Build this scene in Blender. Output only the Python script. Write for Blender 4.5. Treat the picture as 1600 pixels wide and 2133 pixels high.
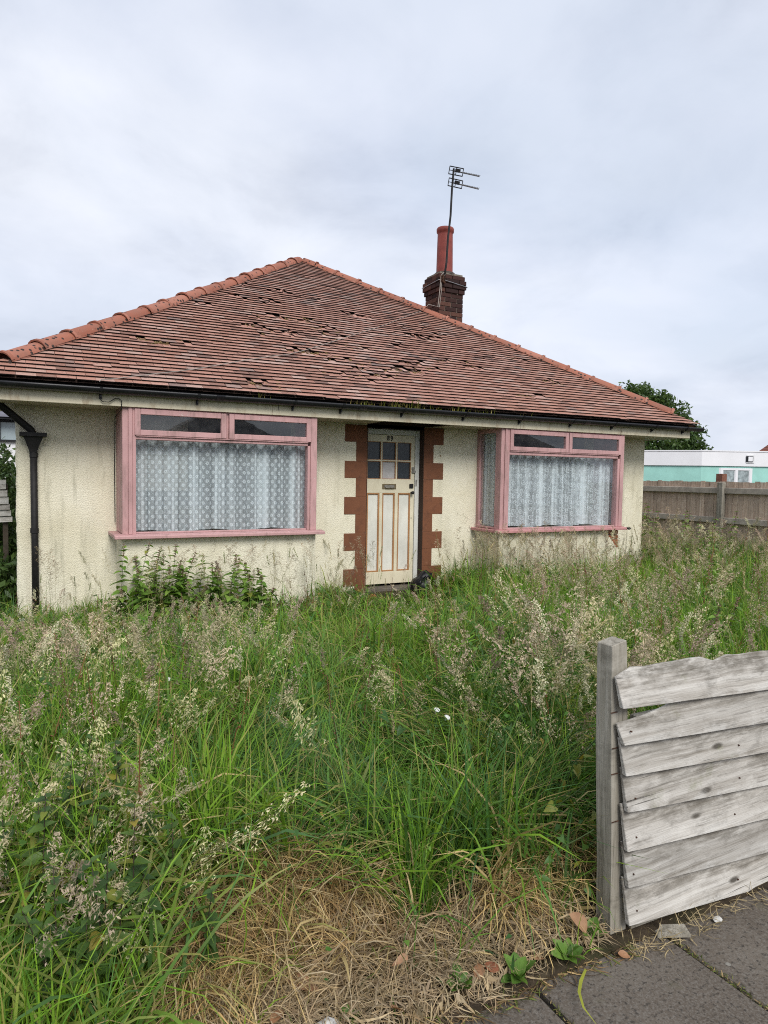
import bpy, bmesh, math, random
import numpy as np
from mathutils import Vector, Matrix, noise as mnoise

for o in list(bpy.data.objects):
    bpy.data.objects.remove(o)
SC = bpy.context.scene
COL = SC.collection
random.seed(7)
RNG = np.random.default_rng(11)
R = math.radians

# ------------------------------------------------------------------ camera
cam = bpy.data.cameras.new("camera")
cam.sensor_fit = 'VERTICAL'
cam.sensor_height = 24.0
cam.lens = 24.0 * 1406.6 / 2133.0
cam.clip_start = 0.05
cam.clip_end = 2000.0
cam_o = bpy.data.objects.new("camera", cam)
COL.objects.link(cam_o)
CR = ((.884135, -.466926, .016876), (.009493, .054063, .998492), (-.467135, -.882642, .052232))
mw = Matrix(((CR[0][0], CR[1][0], CR[2][0], 0), (CR[0][1], CR[1][1], CR[2][1], 0), (CR[0][2], CR[1][2], CR[2][2], 1.6), (0, 0, 0, 1)))
cam_o.matrix_world = mw
SC.camera = cam_o

# ------------------------------------------------------------------ light
EXPOSURE = 1.0
SUN_AZ, SUN_EL = R(186), R(43)
W = bpy.data.worlds.new("World")
SC.world = W
W.use_nodes = True
wt = W.node_tree
wt.nodes.clear()
def wn(t, **k):
    n = wt.nodes.new(t)
    for a, b in k.items():
        setattr(n, a, b)
    return n
w_out = wn('ShaderNodeOutputWorld')
w_bg = wn('ShaderNodeBackground')
w_sky = wn('ShaderNodeTexSky', sky_type='NISHITA', sun_disc=False, sun_elevation=SUN_EL, sun_rotation=SUN_AZ, air_density=1.0, dust_density=1.5)
w_tc = wn('ShaderNodeTexCoord')
w_sep = wn('ShaderNodeSeparateXYZ')
wt.links.new(w_tc.outputs['Generated'], w_sep.inputs[0])
w_z = wn('ShaderNodeMath', operation='MAXIMUM'); w_z.inputs[1].default_value = 0.0
wt.links.new(w_sep.outputs[2], w_z.inputs[0])
w_z2 = wn('ShaderNodeMath', operation='ADD'); w_z2.inputs[1].default_value = 0.42
wt.links.new(w_z.outputs[0], w_z2.inputs[0])
w_div = wn('ShaderNodeVectorMath', operation='DIVIDE')
w_comb = wn('ShaderNodeCombineXYZ')
for i in range(3):
    wt.links.new(w_z2.outputs[0], w_comb.inputs[i])
wt.links.new(w_tc.outputs['Generated'], w_div.inputs[0])
wt.links.new(w_comb.outputs[0], w_div.inputs[1])
def wnoise(scale, detail, rough, dist, off):
    m = wn('ShaderNodeMapping')
    m.inputs['Location'].default_value = off
    m.inputs['Scale'].default_value = (1, 1, 1.6)
    wt.links.new(w_div.outputs[0], m.inputs[0])
    n = wn('ShaderNodeTexNoise')
    n.inputs['Scale'].default_value = scale
    n.inputs['Detail'].default_value = detail
    n.inputs['Roughness'].default_value = rough
    n.inputs['Distortion'].default_value = dist
    wt.links.new(m.outputs[0], n.inputs['Vector'])
    return n.outputs['Fac']
def wramp(fac, stops):
    r = wn('ShaderNodeValToRGB')
    e = r.color_ramp.elements
    while len(e) < len(stops):
        e.new(0.5)
    for q, (p, c) in zip(e, stops):
        q.position = p
        q.color = tuple(c) + (1,)
    wt.links.new(fac, r.inputs[0])
    return r.outputs[0]
def wmix(fac, a, b, mode='MIX'):
    m = wn('ShaderNodeMix', data_type='RGBA', blend_type=mode)
    for s, v in ((m.inputs[0], fac), (m.inputs[6], a), (m.inputs[7], b)):
        if hasattr(v, 'links'):
            wt.links.new(v, s)
        else:
            s.default_value = v
    return m.outputs[2]
big = wnoise(1.3, 5, .5, .25, (3.1, 1.7, .4))
med = wnoise(2.7, 7, .55, .3, (7.9, 4.6, 2.2))
wisp = wnoise(1.1, 5, .5, .2, (1.3, 9.1, 5.2))
cl = wramp(big, [(.30, (.335, .368, .425)), (.44, (.360, .392, .455)), (.54, (.400, .425, .485)), (.68, (.455, .472, .515))])
dk = wramp(med, [(.30, (.79, .80, .82)), (.45, (.95, .955, .96)), (.60, (1.05, 1.045, 1.035))])
cl = wmix(1.0, cl, dk, 'MULTIPLY')
w_k = wn('ShaderNodeVectorMath', operation='SCALE'); w_k.inputs['Scale'].default_value = 0.10
wt.links.new(w_sky.outputs[0], w_k.inputs[0])
cov = wramp(wisp, [(.30, (.86,) * 3), (.55, (.97,) * 3)])
sky = wmix(cov, w_k.outputs[0], cl)
wt.links.new(sky, w_bg.inputs[0])
w_bg.inputs[1].default_value = 1.0
wt.links.new(w_bg.outputs[0], w_out.inputs[0])

sun = bpy.data.lights.new("sun", 'SUN')
sun.energy = 1.5
sun.angle = R(28)
sun.color = (1.0, .965, .91)
sun_o = bpy.data.objects.new("sun", sun)
COL.objects.link(sun_o)
sd = Vector((math.sin(SUN_AZ) * math.cos(SUN_EL), math.cos(SUN_AZ) * math.cos(SUN_EL), math.sin(SUN_EL)))
sun_o.rotation_euler = sd.to_track_quat('Z', 'Y').to_euler()
sun_o.location = sd * 30
vs = SC.view_settings
vs.view_transform = 'Standard'
vs.look = 'None'
vs.exposure = EXPOSURE
vs.gamma = 1.0
vs.use_curve_mapping = False
SC.cycles.use_denoising = False
SC.cycles.pixel_filter_type = 'BLACKMAN_HARRIS'
SC.cycles.filter_width = 1.05
SC.cycles.max_bounces = 8
SC.cycles.transparent_max_bounces = 16
SC.cycles.diffuse_bounces = 3

# ------------------------------------------------------------------ materials
class Mat:
    def __init__(s, name, rough=.8, spec=.25):
        s.m = bpy.data.materials.new(name)
        s.m.use_nodes = True
        s.t = s.m.node_tree
        s.b = s.t.nodes['Principled BSDF']
        s.out = s.t.nodes['Material Output']
        s.b.inputs['Roughness'].default_value = rough
        s.b.inputs['Specular IOR Level'].default_value = spec
    def n(s, t, ins=None, **k):
        x = s.t.nodes.new(t)
        for a, b in k.items():
            setattr(x, a, b)
        for a, v in (ins or {}).items():
            s.put(x.inputs[a], v)
        return x
    def put(s, sock, v):
        if hasattr(v, 'is_output'):
            s.t.links.new(v, sock)
        elif isinstance(v, (tuple, list)) and sock.type == 'RGBA':
            sock.default_value = tuple(v)[:3] + (1,)
        else:
            sock.default_value = v
    def pos(s, scale=(1, 1, 1), loc=(0, 0, 0), rot=(0, 0, 0), src='pos'):
        if src == 'pos':
            v = s.n('ShaderNodeNewGeometry').outputs['Position']
        else:
            v = s.n('ShaderNodeTexCoord').outputs[src]
        return s.n('ShaderNodeMapping', {'Vector': v, 'Scale': scale, 'Location': loc, 'Rotation': rot}).outputs[0]
    def noise(s, vec, scale, detail=4, rough=.55, dist=0.):
        return s.n('ShaderNodeTexNoise', {'Vector': vec, 'Scale': scale, 'Detail': detail, 'Roughness': rough, 'Distortion': dist}).outputs['Fac']
    def ramp(s, fac, stops, interp='LINEAR'):
        r = s.n('ShaderNodeValToRGB', {0: fac})
        e = r.color_ramp.elements
        r.color_ramp.interpolation = interp
        while len(e) < len(stops):
            e.new(.5)
        for q, (p, c) in zip(e, stops):
            q.position = p
            c = (c,) * 3 if isinstance(c, (int, float)) else c
            q.color = tuple(c) + (1,)
        return r.outputs[0]
    def mix(s, fac, a, b, mode='MIX'):
        m = s.n('ShaderNodeMix', data_type='RGBA', blend_type=mode)
        s.put(m.inputs[0], fac); s.put(m.inputs[6], a); s.put(m.inputs[7], b)
        return m.outputs[2]
    def math(s, op, a, b=0., c=0.):
        m = s.n('ShaderNodeMath', operation=op)
        s.put(m.inputs[0], a); s.put(m.inputs[1], b); s.put(m.inputs[2], c)
        return m.outputs[0]
    def rnd(s):
        a = s.n('ShaderNodeObjectInfo').outputs['Random']
        b = s.n('ShaderNodeNewGeometry').outputs['Random Per Island']
        return s.math('FRACT', s.math('ADD', a, b))
    def bump(s, h, strength=.5, dist=.01, normal=None):
        x = s.n('ShaderNodeBump', {'Height': h, 'Strength': strength, 'Distance': dist})
        if normal is not None:
            s.put(x.inputs['Normal'], normal)
        s.put(s.b.inputs['Normal'], x.outputs[0])
        return x.outputs[0]
    def col(s, c):
        s.put(s.b.inputs['Base Color'], c)
        return s

def simple(name, c, rough=.7, var=.25, scale=12., bump=.0, spec=.25, metal=0.):
    m = Mat(name, rough, spec)
    p = m.pos()
    f = m.noise(p, scale, 5, .6)
    lo = tuple(x * (1 - var) for x in c); hi = tuple(min(1, x * (1 + var)) for x in c)
    m.col(m.ramp(f, [(.3, lo), (.7, hi)]))
    m.b.inputs['Metallic'].default_value = metal
    if bump:
        m.bump(m.noise(p, scale * 6, 4, .6), bump, .004)
    return m.m

def mk_pebble():
    m = Mat("pebbledash", .9, .15)
    p = m.pos()
    d = m.n('ShaderNodeTexVoronoi', {'Vector': p, 'Scale': 100., 'Randomness': 1.}).outputs['Distance']
    d2 = m.noise(p, 90, 3, .6)
    big = m.noise(p, 1.3, 5, .6)
    run = m.noise(m.pos((5, 5, .55)), 1.0, 5, .6)
    c = m.ramp(big, [(.28, (.67, .62, .46)), (.52, (.77, .725, .57)), (.75, (.81, .775, .64))])
    c = m.mix(m.ramp(run, [(.52, 0.), (.75, .35)]), c, (.36, .33, .24))
    c = m.mix(m.ramp(m.noise(p, 3.3, 6, .65), [(.60, 0.), (.72, .4)]), c, (.70, .67, .55))
    c = m.mix(m.ramp(d2, [(.36, .30), (.5, 0.)]), c, (.40, .36, .25))
    ck = m.n('ShaderNodeTexVoronoi', {'Vector': m.n('ShaderNodeVectorMath', {0: p, 1: m.n('ShaderNodeTexNoise', {'Vector': p, 'Scale': 3.5, 'Detail': 4.}).outputs['Color']}, operation='ADD').outputs[0], 'Scale': 1.15}, feature='DISTANCE_TO_EDGE').outputs['Distance']
    c = m.mix(m.math('MULTIPLY', m.ramp(ck, [(.002, .75), (.006, 0.)]), m.ramp(m.noise(p, .9, 3, .5), [(.50, 0.), (.60, 1.)])), c, (.22, .19, .13))
    st = m.noise(m.pos((11, 11, .9)), 1.0, 5, .65)
    c = m.mix(m.math('MULTIPLY', m.ramp(st, [(.52, 0.), (.68, .7)]), m.ramp(m.noise(p, .8, 3, .5), [(.40, 0.), (.56, 1.)])), c, (.40, .38, .28))
    spot = m.n('ShaderNodeTexVoronoi', {'Vector': p, 'Scale': 3.2}).outputs['Distance']
    c = m.mix(m.ramp(spot, [(.035, .8), (.06, 0.)]), c, (.25, .13, .05))
    m.col(c)
    h = m.math('ADD', m.math('MULTIPLY', d, -1.0), m.math('MULTIPLY', d2, 1.1))
    m.bump(h, .50, .009)
    return m.m

def mk_paint(name, c, dirt, peel, rough=.55, dirt_amt=.5, peel_amt=.6, zs=1.0, peel_scale=9.):
    m = Mat(name, rough, .3)
    p = m.pos()
    f = m.noise(p, 2.2, 5, .6)
    cc = m.ramp(f, [(.3, tuple(x * .84 for x in c)), (.7, tuple(min(1, x * 1.1) for x in c))])
    g = m.noise(m.pos((8, 8, 8 * zs)), 1.6, 7, .68)
    cc = m.mix(m.ramp(g, [(.5, 0.), (.72, dirt_amt)]), cc, dirt)
    q = m.noise(m.pos((1, 1, .45)), peel_scale * 2.3, 6, .7, .6)
    k = m.ramp(q, [(.655, 0.), (.69, peel_amt)])
    cc = m.mix(k, cc, peel)
    m.col(cc)
    h = m.math('SUBTRACT', m.noise(p, 60, 3, .6), m.math('MULTIPLY', k, 1.2))
    m.bump(h, .35, .004)
    return m.m

def mk_tile(name="clay_tile"):
    m = Mat(name, .72, .3)
    p = m.pos()
    r = m.rnd()
    c = m.ramp(r, [(0., (.16, .092, .075)), (.12, (.30, .152, .115)), (.45, (.38, .198, .150)), (.75, (.425, .232, .182)), (.93, (.46, .31, .26)), (1., (.20, .14, .125))])
    area = m.noise(m.pos((1, 1, 1)), .55, 3, .5)
    c = m.mix(m.ramp(area, [(.44, 0.), (.70, .45)]), c, (.35, .155, .10))
    sp = m.noise(p, 38, 5, .7)
    c = m.mix(m.ramp(sp, [(.55, 0.), (.66, .45)]), c, (.12, .06, .045))
    li = m.noise(p, 16, 6, .7)
    c = m.mix(m.ramp(li, [(.57, 0.), (.70, .45)]), c, (.34, .30, .25))
    pit = m.n('ShaderNodeTexVoronoi', {'Vector': p, 'Scale': 13.}).outputs['Distance']
    c = m.mix(m.ramp(pit, [(.08, .85), (.13, 0.)]), c, (.05, .032, .026))
    m.col(c)
    m.bump(m.math('ADD', sp, li), .35, .004)
    return m.m

def mk_hip():
    m = Mat("hip_clay", .68, .3)
    p = m.pos()
    r = m.rnd()
    c = m.ramp(r, [(0., (.26, .09, .055)), (.5, (.33, .12, .075)), (1., (.38, .16, .11))])
    f = m.noise(p, 7, 5, .65)
    c = m.mix(m.ramp(f, [(.42, 0.), (.7, .6)]), c, (.22, .12, .09))
    pit = m.n('ShaderNodeTexVoronoi', {'Vector': p, 'Scale': 15.}).outputs['Distance']
    gate = m.ramp(m.noise(p, 2.4, 2, .5), [(.40, 0.), (.50, 1.)])
    k = m.math('MULTIPLY', m.ramp(pit, [(.24, 1.), (.30, 0.)]), gate)
    c = m.mix(k, c, (.035, .022, .018))
    c = m.mix(m.ramp(m.noise(p, 26, 5, .7), [(.62, 0.), (.72, .5)]), c, (.40, .34, .26))
    m.col(c)
    m.bump(m.math('SUBTRACT', m.noise(p, 40, 4, .6), k), .3, .004)
    return m.m

def mk_brick(name, stops):
    m = Mat(name, .9, .15)
    p = m.pos()
    c = m.ramp(m.rnd(), stops)
    c = m.mix(m.ramp(m.noise(p, 24, 5, .7), [(.5, 0.), (.7, .6)]), c, tuple(x * .45 for x in stops[1][1]))
    m.col(c)
    m.bump(m.noise(p, 70, 4, .6), .5, .004)
    return m.m

def mk_board(name, c, dark, light, axis='x', knots=True, stain=.6):
    m = Mat(name, .85, .2)
    sc = {'x': (1.0, 34, 34), 'z': (34, 34, 1.0)}[axis]
    ro = m.n('ShaderNodeObjectInfo').outputs['Random']
    off = m.n('ShaderNodeCombineXYZ', {0: m.math('MULTIPLY', ro, 31.), 1: m.math('MULTIPLY', ro, 17.), 2: m.math('MULTIPLY', ro, 23.)}).outputs[0]
    P = m.n('ShaderNodeVectorMath', {0: m.n('ShaderNodeNewGeometry').outputs['Position'], 1: off}, operation='ADD').outputs[0]
    def mp(s):
        return m.n('ShaderNodeMapping', {'Vector': P, 'Scale': s}).outputs[0]
    wob = m.noise(mp((2, 2, 2)), 1.6, 3, .5)
    base = mp(sc)
    wv = m.n('ShaderNodeVectorMath', {0: base, 1: m.n('ShaderNodeCombineXYZ', {0: 0., 1: m.math('MULTIPLY', wob, .8), 2: m.math('MULTIPLY', wob, .8)}).outputs[0] if axis == 'x' else m.n('ShaderNodeCombineXYZ', {0: m.math('MULTIPLY', wob, .8), 1: m.math('MULTIPLY', wob, .8), 2: 0.}).outputs[0]}, operation='ADD').outputs[0]
    g = m.noise(wv, 1.0, 6, .65, .4)
    g2 = m.noise(wv, 4.0, 4, .7, .2)
    cc = m.ramp(g, [(.3, dark), (.5, c), (.72, light)])
    tone = m.ramp(ro, [(0., .78), (1., 1.14)])
    cc = m.mix(1.0, cc, tone, 'MULTIPLY')
    cc = m.mix(m.ramp(g2, [(.32, .55), (.46, 0.)]), cc, tuple(x * .45 for x in dark))
    st = m.noise(mp((5, 5, 11)), 1.2, 9, .72)
    cc = m.mix(m.ramp(st, [(.52, 0.), (.68, stain)]), cc, tuple(x * .5 for x in dark))
    pale = m.noise(mp((4, 4, 6)), 1.3, 5, .65)
    cc = m.mix(m.ramp(pale, [(.56, 0.), (.7, .55)]), cc, tuple(min(1, x * 1.2) for x in light))
    h = m.math('ADD', g, m.math('MULTIPLY', g2, .7))
    if knots:
        ks = {'x': (2.6, 6, 7.5), 'z': (7.5, 6, 2.6)}[axis]
        kd = m.n('ShaderNodeTexVoronoi', {'Vector': mp(ks), 'Scale': 1.}).outputs['Distance']
        kk = m.ramp(kd, [(.05, 1.), (.10, 0.)])
        cc = m.mix(kk, cc, tuple(x * .42 for x in dark))
        h = m.math('SUBTRACT', h, kk)
    if stain > .55:
        ed = m.n('ShaderNodeAttribute', attribute_name='edge').outputs['Fac']
        gr = m.math('MULTIPLY', m.ramp(ed, [(.28, 0.), (.74, 1.)]), m.ramp(m.noise(mp((4, 4, 14)), 1.6, 9, .72), [(.42, 0.), (.60, .68)]))
        cc = m.mix(gr, cc, (.085, .072, .052))
        lo = m.math('MULTIPLY', m.ramp(ed, [(.0, .5), (.25, 0.)]), m.ramp(m.noise(mp((5, 5, 9)), 1.4, 6, .7), [(.5, 0.), (.6, 1.)]))
        cc = m.mix(lo, cc, (.62, .61, .58))
    if axis == 'x':
        crk = m.noise(mp((.7, 60, 60)), 1.0, 2, .5, .3)
        k2 = m.math('MULTIPLY', m.ramp(crk, [(.265, 1.), (.295, 0.)]), m.ramp(m.noise(mp((2, 9, 9)), 1., 3, .5), [(.48, 0.), (.56, 1.)]))
        cc = m.mix(k2, cc, (.045, .04, .034))
        h = m.math('SUBTRACT', h, m.math('MULTIPLY', k2, 2.))
        alg = m.noise(mp((3, 3, 4)), 1.7, 5, .65)
        cc = m.mix(m.ramp(alg, [(.60, 0.), (.70, .4)]), cc, (.17, .18, .085))
    m.col(cc)
    m.bump(h, .6, .006)
    return m.m

def mk_concrete():
    m = Mat("concrete_slab", .92, .2)
    p = m.pos()
    f = m.noise(p, 2.1, 6, .65)
    c = m.ramp(f, [(.3, (.078, .063, .049)), (.5, (.112, .093, .075)), (.72, (.155, .134, .110))])
    c = m.mix(m.ramp(m.noise(p, 120, 3, .7), [(.44, .0), (.68, .7)]), c, (.19, .175, .155))
    c = m.mix(m.ramp(m.noise(p, 75, 3, .6), [(.34, .75), (.46, 0.)]), c, (.03, .027, .024))
    v = m.n('ShaderNodeTexVoronoi', {'Vector': p, 'Scale': 9.}).outputs['Distance']
    c = m.mix(m.ramp(v, [(.06, .6), (.10, 0.)]), c, (.30, .29, .26))
    c = m.mix(m.ramp(m.noise(p, 6, 5, .6), [(.60, 0.), (.72, .4)]), c, (.11, .11, .06))
    m.col(c)
    m.bump(m.noise(p, 110, 4, .65), .5, .004)
    return m.m

def mk_soil():
    m = Mat("soil", .95, .1)
    p = m.pos()
    f = m.noise(p, 9, 7, .7)
    c = m.ramp(f, [(.3, (.022, .017, .012)), (.55, (.06, .045, .03)), (.75, (.11, .085, .055))])
    c = m.mix(m.ramp(m.noise(p, 2.2, 5, .6), [(.45, 0.), (.62, .6)]), c, (.045, .05, .02))
    m.col(c)
    m.bump(m.noise(p, 50, 5, .7), .9, .02)
    return m.m

def mk_grass(name="grass_blade", transl=.22, rough=.5):
    m = Mat(name, rough, .16)
    a = m.n('ShaderNodeAttribute', attribute_name='Col').outputs['Color']
    p = m.pos()
    c = m.mix(m.ramp(m.noise(p, 14, 3, .6), [(.3, 0.), (.7, .35)]), a, m.mix(1.0, a, (.62, .66, .55), 'MULTIPLY'))
    m.col(c)
    tr = m.n('ShaderNodeBsdfTranslucent', {'Color': m.mix(1.0, c, (1.15, 1.2, .7), 'MULTIPLY')})
    mx = m.n('ShaderNodeMixShader', {0: transl, 1: m.b.outputs[0], 2: tr.outputs[0]})
    m.t.links.new(mx.outputs[0], m.out.inputs[0])
    return m.m

def mk_leaf(name, lo, mid, hi, transl=.3, vein=True):
    m = Mat(name, .5, .35)
    r = m.rnd()
    c = m.ramp(r, [(0., lo), (.5, mid), (1., hi)])
    p = m.pos()
    c = m.mix(m.ramp(m.noise(p, 30, 4, .6), [(.4, 0.), (.7, .4)]), c, tuple(x * .6 for x in lo))
    m.col(c)
    m.bump(m.noise(p, 90, 2, .5), .35, .004)
    tr = m.n('ShaderNodeBsdfTranslucent', {'Color': m.mix(1.0, c, (1.3, 1.3, .7), 'MULTIPLY')})
    mx = m.n('ShaderNodeMixShader', {0: transl, 1: m.b.outputs[0], 2: tr.outputs[0]})
    m.t.links.new(mx.outputs[0], m.out.inputs[0])
    return m.m

def mk_glass(name="window_glass", tint=(.975, .985, .985), refl=.075, dirt=.03):
    m = Mat(name)
    p = m.pos()
    tr = m.n('ShaderNodeBsdfTransparent', {'Color': tint})
    gl = m.n('ShaderNodeBsdfGlossy', {'Color': (.95, .97, 1.), 'Roughness': .015})
    bp = m.n('ShaderNodeBump', {'Height': m.noise(p, 2.5, 2, .5), 'Strength': .03, 'Distance': .02})
    m.t.links.new(bp.outputs[0], gl.inputs['Normal'])
    fr = m.n('ShaderNodeFresnel', {'IOR': 1.5}).outputs[0]
    bk = m.math('SUBTRACT', 1., m.n('ShaderNodeNewGeometry').outputs['Backfacing'])
    f = m.math('MULTIPLY', m.math('ADD', m.math('MULTIPLY', fr, 1.5), refl - .055), bk)
    mx = m.n('ShaderNodeMixShader', {0: f, 1: tr.outputs[0], 2: gl.outputs[0]})
    df = m.n('ShaderNodeBsdfDiffuse', {'Color': (.5, .5, .48)})
    k = m.math('MULTIPLY', m.ramp(m.noise(p, 5, 6, .65), [(.4, .1), (.75, 1.)]), dirt)
    mx2 = m.n('ShaderNodeMixShader', {0: k, 1: mx.outputs[0], 2: df.outputs[0]})
    m.t.links.new(mx2.outputs[0], m.out.inputs[0])
    return m.m

def mk_net(name, kind):
    m = Mat(name)
    uv = m.n('ShaderNodeUVMap').outputs[0]
    sep = m.n('ShaderNodeSeparateXYZ', {0: uv})
    u, v = sep.outputs[0], sep.outputs[1]
    if kind == 'flower':
        PX, PY = .098, .098
        def dots(ox, oy):
            fx = m.math('SUBTRACT', m.math('FRACT', m.math('ADD', m.math('DIVIDE', u, PX), ox)), .5)
            fy = m.math('SUBTRACT', m.math('FRACT', m.math('ADD', m.math('DIVIDE', v, PY), oy)), .5)
            r = m.math('SQRT', m.math('ADD', m.math('MULTIPLY', fx, fx), m.math('MULTIPLY', fy, fy)))
            th = m.math('ARCTAN2', fy, fx)
            pet = m.math('MULTIPLY', m.math('COSINE', m.math('MULTIPLY', th, 7.)), .045)
            edge = m.math('LESS_THAN', m.math('ADD', r, pet), .195)
            hole = m.math('GREATER_THAN', r, .055)
            return m.math('MULTIPLY', edge, hole)
        pat = m.math('MAXIMUM', dots(0., 0.), dots(.5, .5))
    else:
        vec = m.n('ShaderNodeCombineXYZ', {0: u, 1: v, 2: 0.}).outputs[0]
        def spirals(scale, arms):
            vo = m.n('ShaderNodeTexVoronoi', {'Vector': vec, 'Scale': scale, 'Randomness': .72}, voronoi_dimensions='2D')
            d = m.n('ShaderNodeVectorMath', {0: vec, 1: vo.outputs['Position']}, operation='SUBTRACT').outputs[0]
            s2 = m.n('ShaderNodeSeparateXYZ', {0: d})
            r = m.math('SQRT', m.math('ADD', m.math('MULTIPLY', s2.outputs[0], s2.outputs[0]), m.math('MULTIPLY', s2.outputs[1], s2.outputs[1])))
            th = m.math('DIVIDE', m.math('ARCTAN2', s2.outputs[1], s2.outputs[0]), 6.2832)
            ph = m.math('FRACT', m.math('SUBTRACT', m.math('MULTIPLY', r, scale * 3.6), th))
            arm = m.math('LESS_THAN', m.math('ABSOLUTE', m.math('SUBTRACT', ph, .5)), .21)
            return m.math('MULTIPLY', arm, m.math('LESS_THAN', r, .40 / scale))
        pat = m.math('MAXIMUM', spirals(10.5, 1), m.math('MULTIPLY', spirals(19., 1), .7))
    gath = m.noise(m.n('ShaderNodeCombineXYZ', {0: m.math('MULTIPLY', u, 9.), 1: m.math('MULTIPLY', v, .15), 2: 0.}).outputs[0], 1., 4, .6)
    base = m.ramp(gath, [(.34, .30), (.47, .38), (.57, .58), (.66, .80)])
    mesh = m.n('ShaderNodeTexVoronoi', {'Vector': m.n('ShaderNodeCombineXYZ', {0: u, 1: v, 2: 0.}).outputs[0], 'Scale': 190.}, voronoi_dimensions='2D').outputs['Distance']
    base = m.math('MULTIPLY', base, m.math('ADD', .65, m.math('MULTIPLY', mesh, 1.1)))
    op = m.math('MINIMUM', m.math('ADD', base, m.math('MULTIPLY', pat, .36)), .98)
    df = m.n('ShaderNodeBsdfDiffuse', {'Color': (.76, .82, .85)})
    tl = m.n('ShaderNodeBsdfTranslucent', {'Color': (.76, .82, .85)})
    dd = m.n('ShaderNodeMixShader', {0: .06, 1: df.outputs[0], 2: tl.outputs[0]})
    tr = m.n('ShaderNodeBsdfTransparent')
    mx = m.n('ShaderNodeMixShader', {0: op, 1: tr.outputs[0], 2: dd.outputs[0]})
    m.t.links.new(mx.outputs[0], m.out.inputs[0])
    return m.m

MT = {}
MT['pebble'] = mk_pebble()
MT['pink'] = mk_paint("pink_paint", (.51, .30, .295), (.27, .17, .155), (.55, .50, .45), dirt_amt=.85, peel_amt=.8, zs=.25)
MT['pink_worn'] = mk_paint("worn_pink_paint", (.52, .25, .25), (.24, .15, .13), (.12, .085, .07), dirt_amt=.8, peel_amt=.85, zs=1.5)
MT['fascia'] = mk_paint("weathered_cream_paint", (.62, .56, .42), (.36, .28, .18), (.05, .042, .034), dirt_amt=.9, peel_amt=.95, zs=.35, peel_scale=5.)
MT['soffit'] = mk_paint("soffit_paint", (.42, .38, .28), (.22, .18, .12), (.1, .08, .06), dirt_amt=.7)
MT['brown'] = mk_paint("brown_masonry_paint", (.172, .068, .033), (.095, .042, .026), (.28, .14, .085), rough=.75, dirt_amt=.7, peel_amt=.5)
MT['dkbrown'] = mk_paint("dark_brown_wood", (.045, .024, .015), (.02, .013, .01), (.10, .06, .04), rough=.7, dirt_amt=.6, peel_amt=.4)
MT['door'] = mk_paint("cream_door_paint", (.68, .62, .46), (.50, .43, .29), (.42, .36, .24), rough=.4, dirt_amt=.45, peel_amt=.25, zs=.4)
MT['panel'] = mk_paint("pale_door_panel_paint", (.68, .67, .60), (.52, .49, .40), (.46, .43, .36), rough=.45, dirt_amt=.5, peel_amt=.3, zs=.3)
MT['tan'] = mk_paint("tan_moulding_paint", (.40, .20, .085), (.30, .14, .06), (.55, .42, .26), rough=.5, dirt_amt=.5, peel_amt=.4)
MT['white'] = mk_paint("white_frame_paint", (.62, .62, .58), (.40, .38, .32), (.3, .28, .24), rough=.5, dirt_amt=.5, peel_amt=.4, zs=.4)
MT['black'] = simple("black_plastic", (.012, .012, .014), .38, .35, 8., .1, .4)
MT['iron'] = simple("black_iron", (.016, .015, .015), .6, .4, 14., .4)
MT['tile'] = mk_tile()
MT['hip'] = mk_hip()
MT['deck'] = simple("old_roof_felt", (.10, .062, .048), .95, .6, 14., .6)
MT['tile_edge'] = simple("grimy_shadow_tile_edge", (.012, .008, .007), .95, .6, 25., .4)  # edge grime plus the shadow lines between courses, painted near-black
MT['moss'] = simple("dry_moss", (.17, .115, .05), .95, .6, 30., .6)
MT['brick'] = mk_brick("chimney_brick", [(0., (.022, .016, .016)), (.35, (.050, .026, .023)), (.7, (.082, .038, .031)), (1., (.12, .060, .044))])
MT['redbrick'] = mk_brick("red_brick", [(0., (.30, .10, .05)), (.5, (.36, .125, .065)), (1., (.42, .16, .085))])
MT['pier'] = simple('weathered_brick_pier', (.20, .09, .06), .9, .3, 20., .4)
MT['mortar'] = simple("mortar", (.20, .175, .14), .95, .35, 30., .5)
MT['pot'] = simple("terracotta_pot", (.24, .058, .045), .55, .22, 7., .15)
MT['alu'] = simple("dull_aluminium", (.30, .31, .32), .45, .3, 30., 0., .4, .7)
MT['rust'] = simple("rusty_steel", (.07, .035, .022), .85, .5, 40., .5)
MT['cable'] = simple("pale_cable", (.30, .27, .24), .6, .2, 20.)
MT['brass'] = simple("tarnished_brass", (.20, .155, .085), .45, .45, 50., .2, .5, .5)
MT['steel'] = simple("tarnished_steel", (.28, .26, .22), .4, .35, 50., .2, .5, .6)
MT['glass'] = mk_glass()
def mk_doorglass():
    m = Mat("obscured_glass", .22, .5)
    p = m.pos()
    m.col(m.ramp(m.noise(p, 60, 3, .6), [(.35, (.018, .023, .028)), (.65, (.036, .043, .05))]))
    m.bump(m.noise(p, 120, 3, .6), .5, .004)
    return m.m
MT['doorglass'] = mk_doorglass()
MT['boardpane'] = simple("grey_boarding", (.46, .44, .43), .8, .15, 18., .2)
MT['net_flower'] = mk_net("daisy_net", 'flower')
MT['net_swirl'] = mk_net("swirl_net", 'swirl')
MT['room'] = simple("room_plaster", (.30, .27, .22), .9, .1, 2.)
MT['roomfloor'] = simple("room_floor", (.07, .045, .035), .9, .3, 4.)
MT['beige'] = simple("beige_blind", (.42, .38, .31), .9, .12, 3.)
MT['slab'] = mk_concrete()
MT['soil'] = mk_soil()
MT['greywood'] = mk_board("silvered_fence_wood", (.44, .415, .375), (.25, .225, .19), (.57, .55, .51), 'x')
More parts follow.
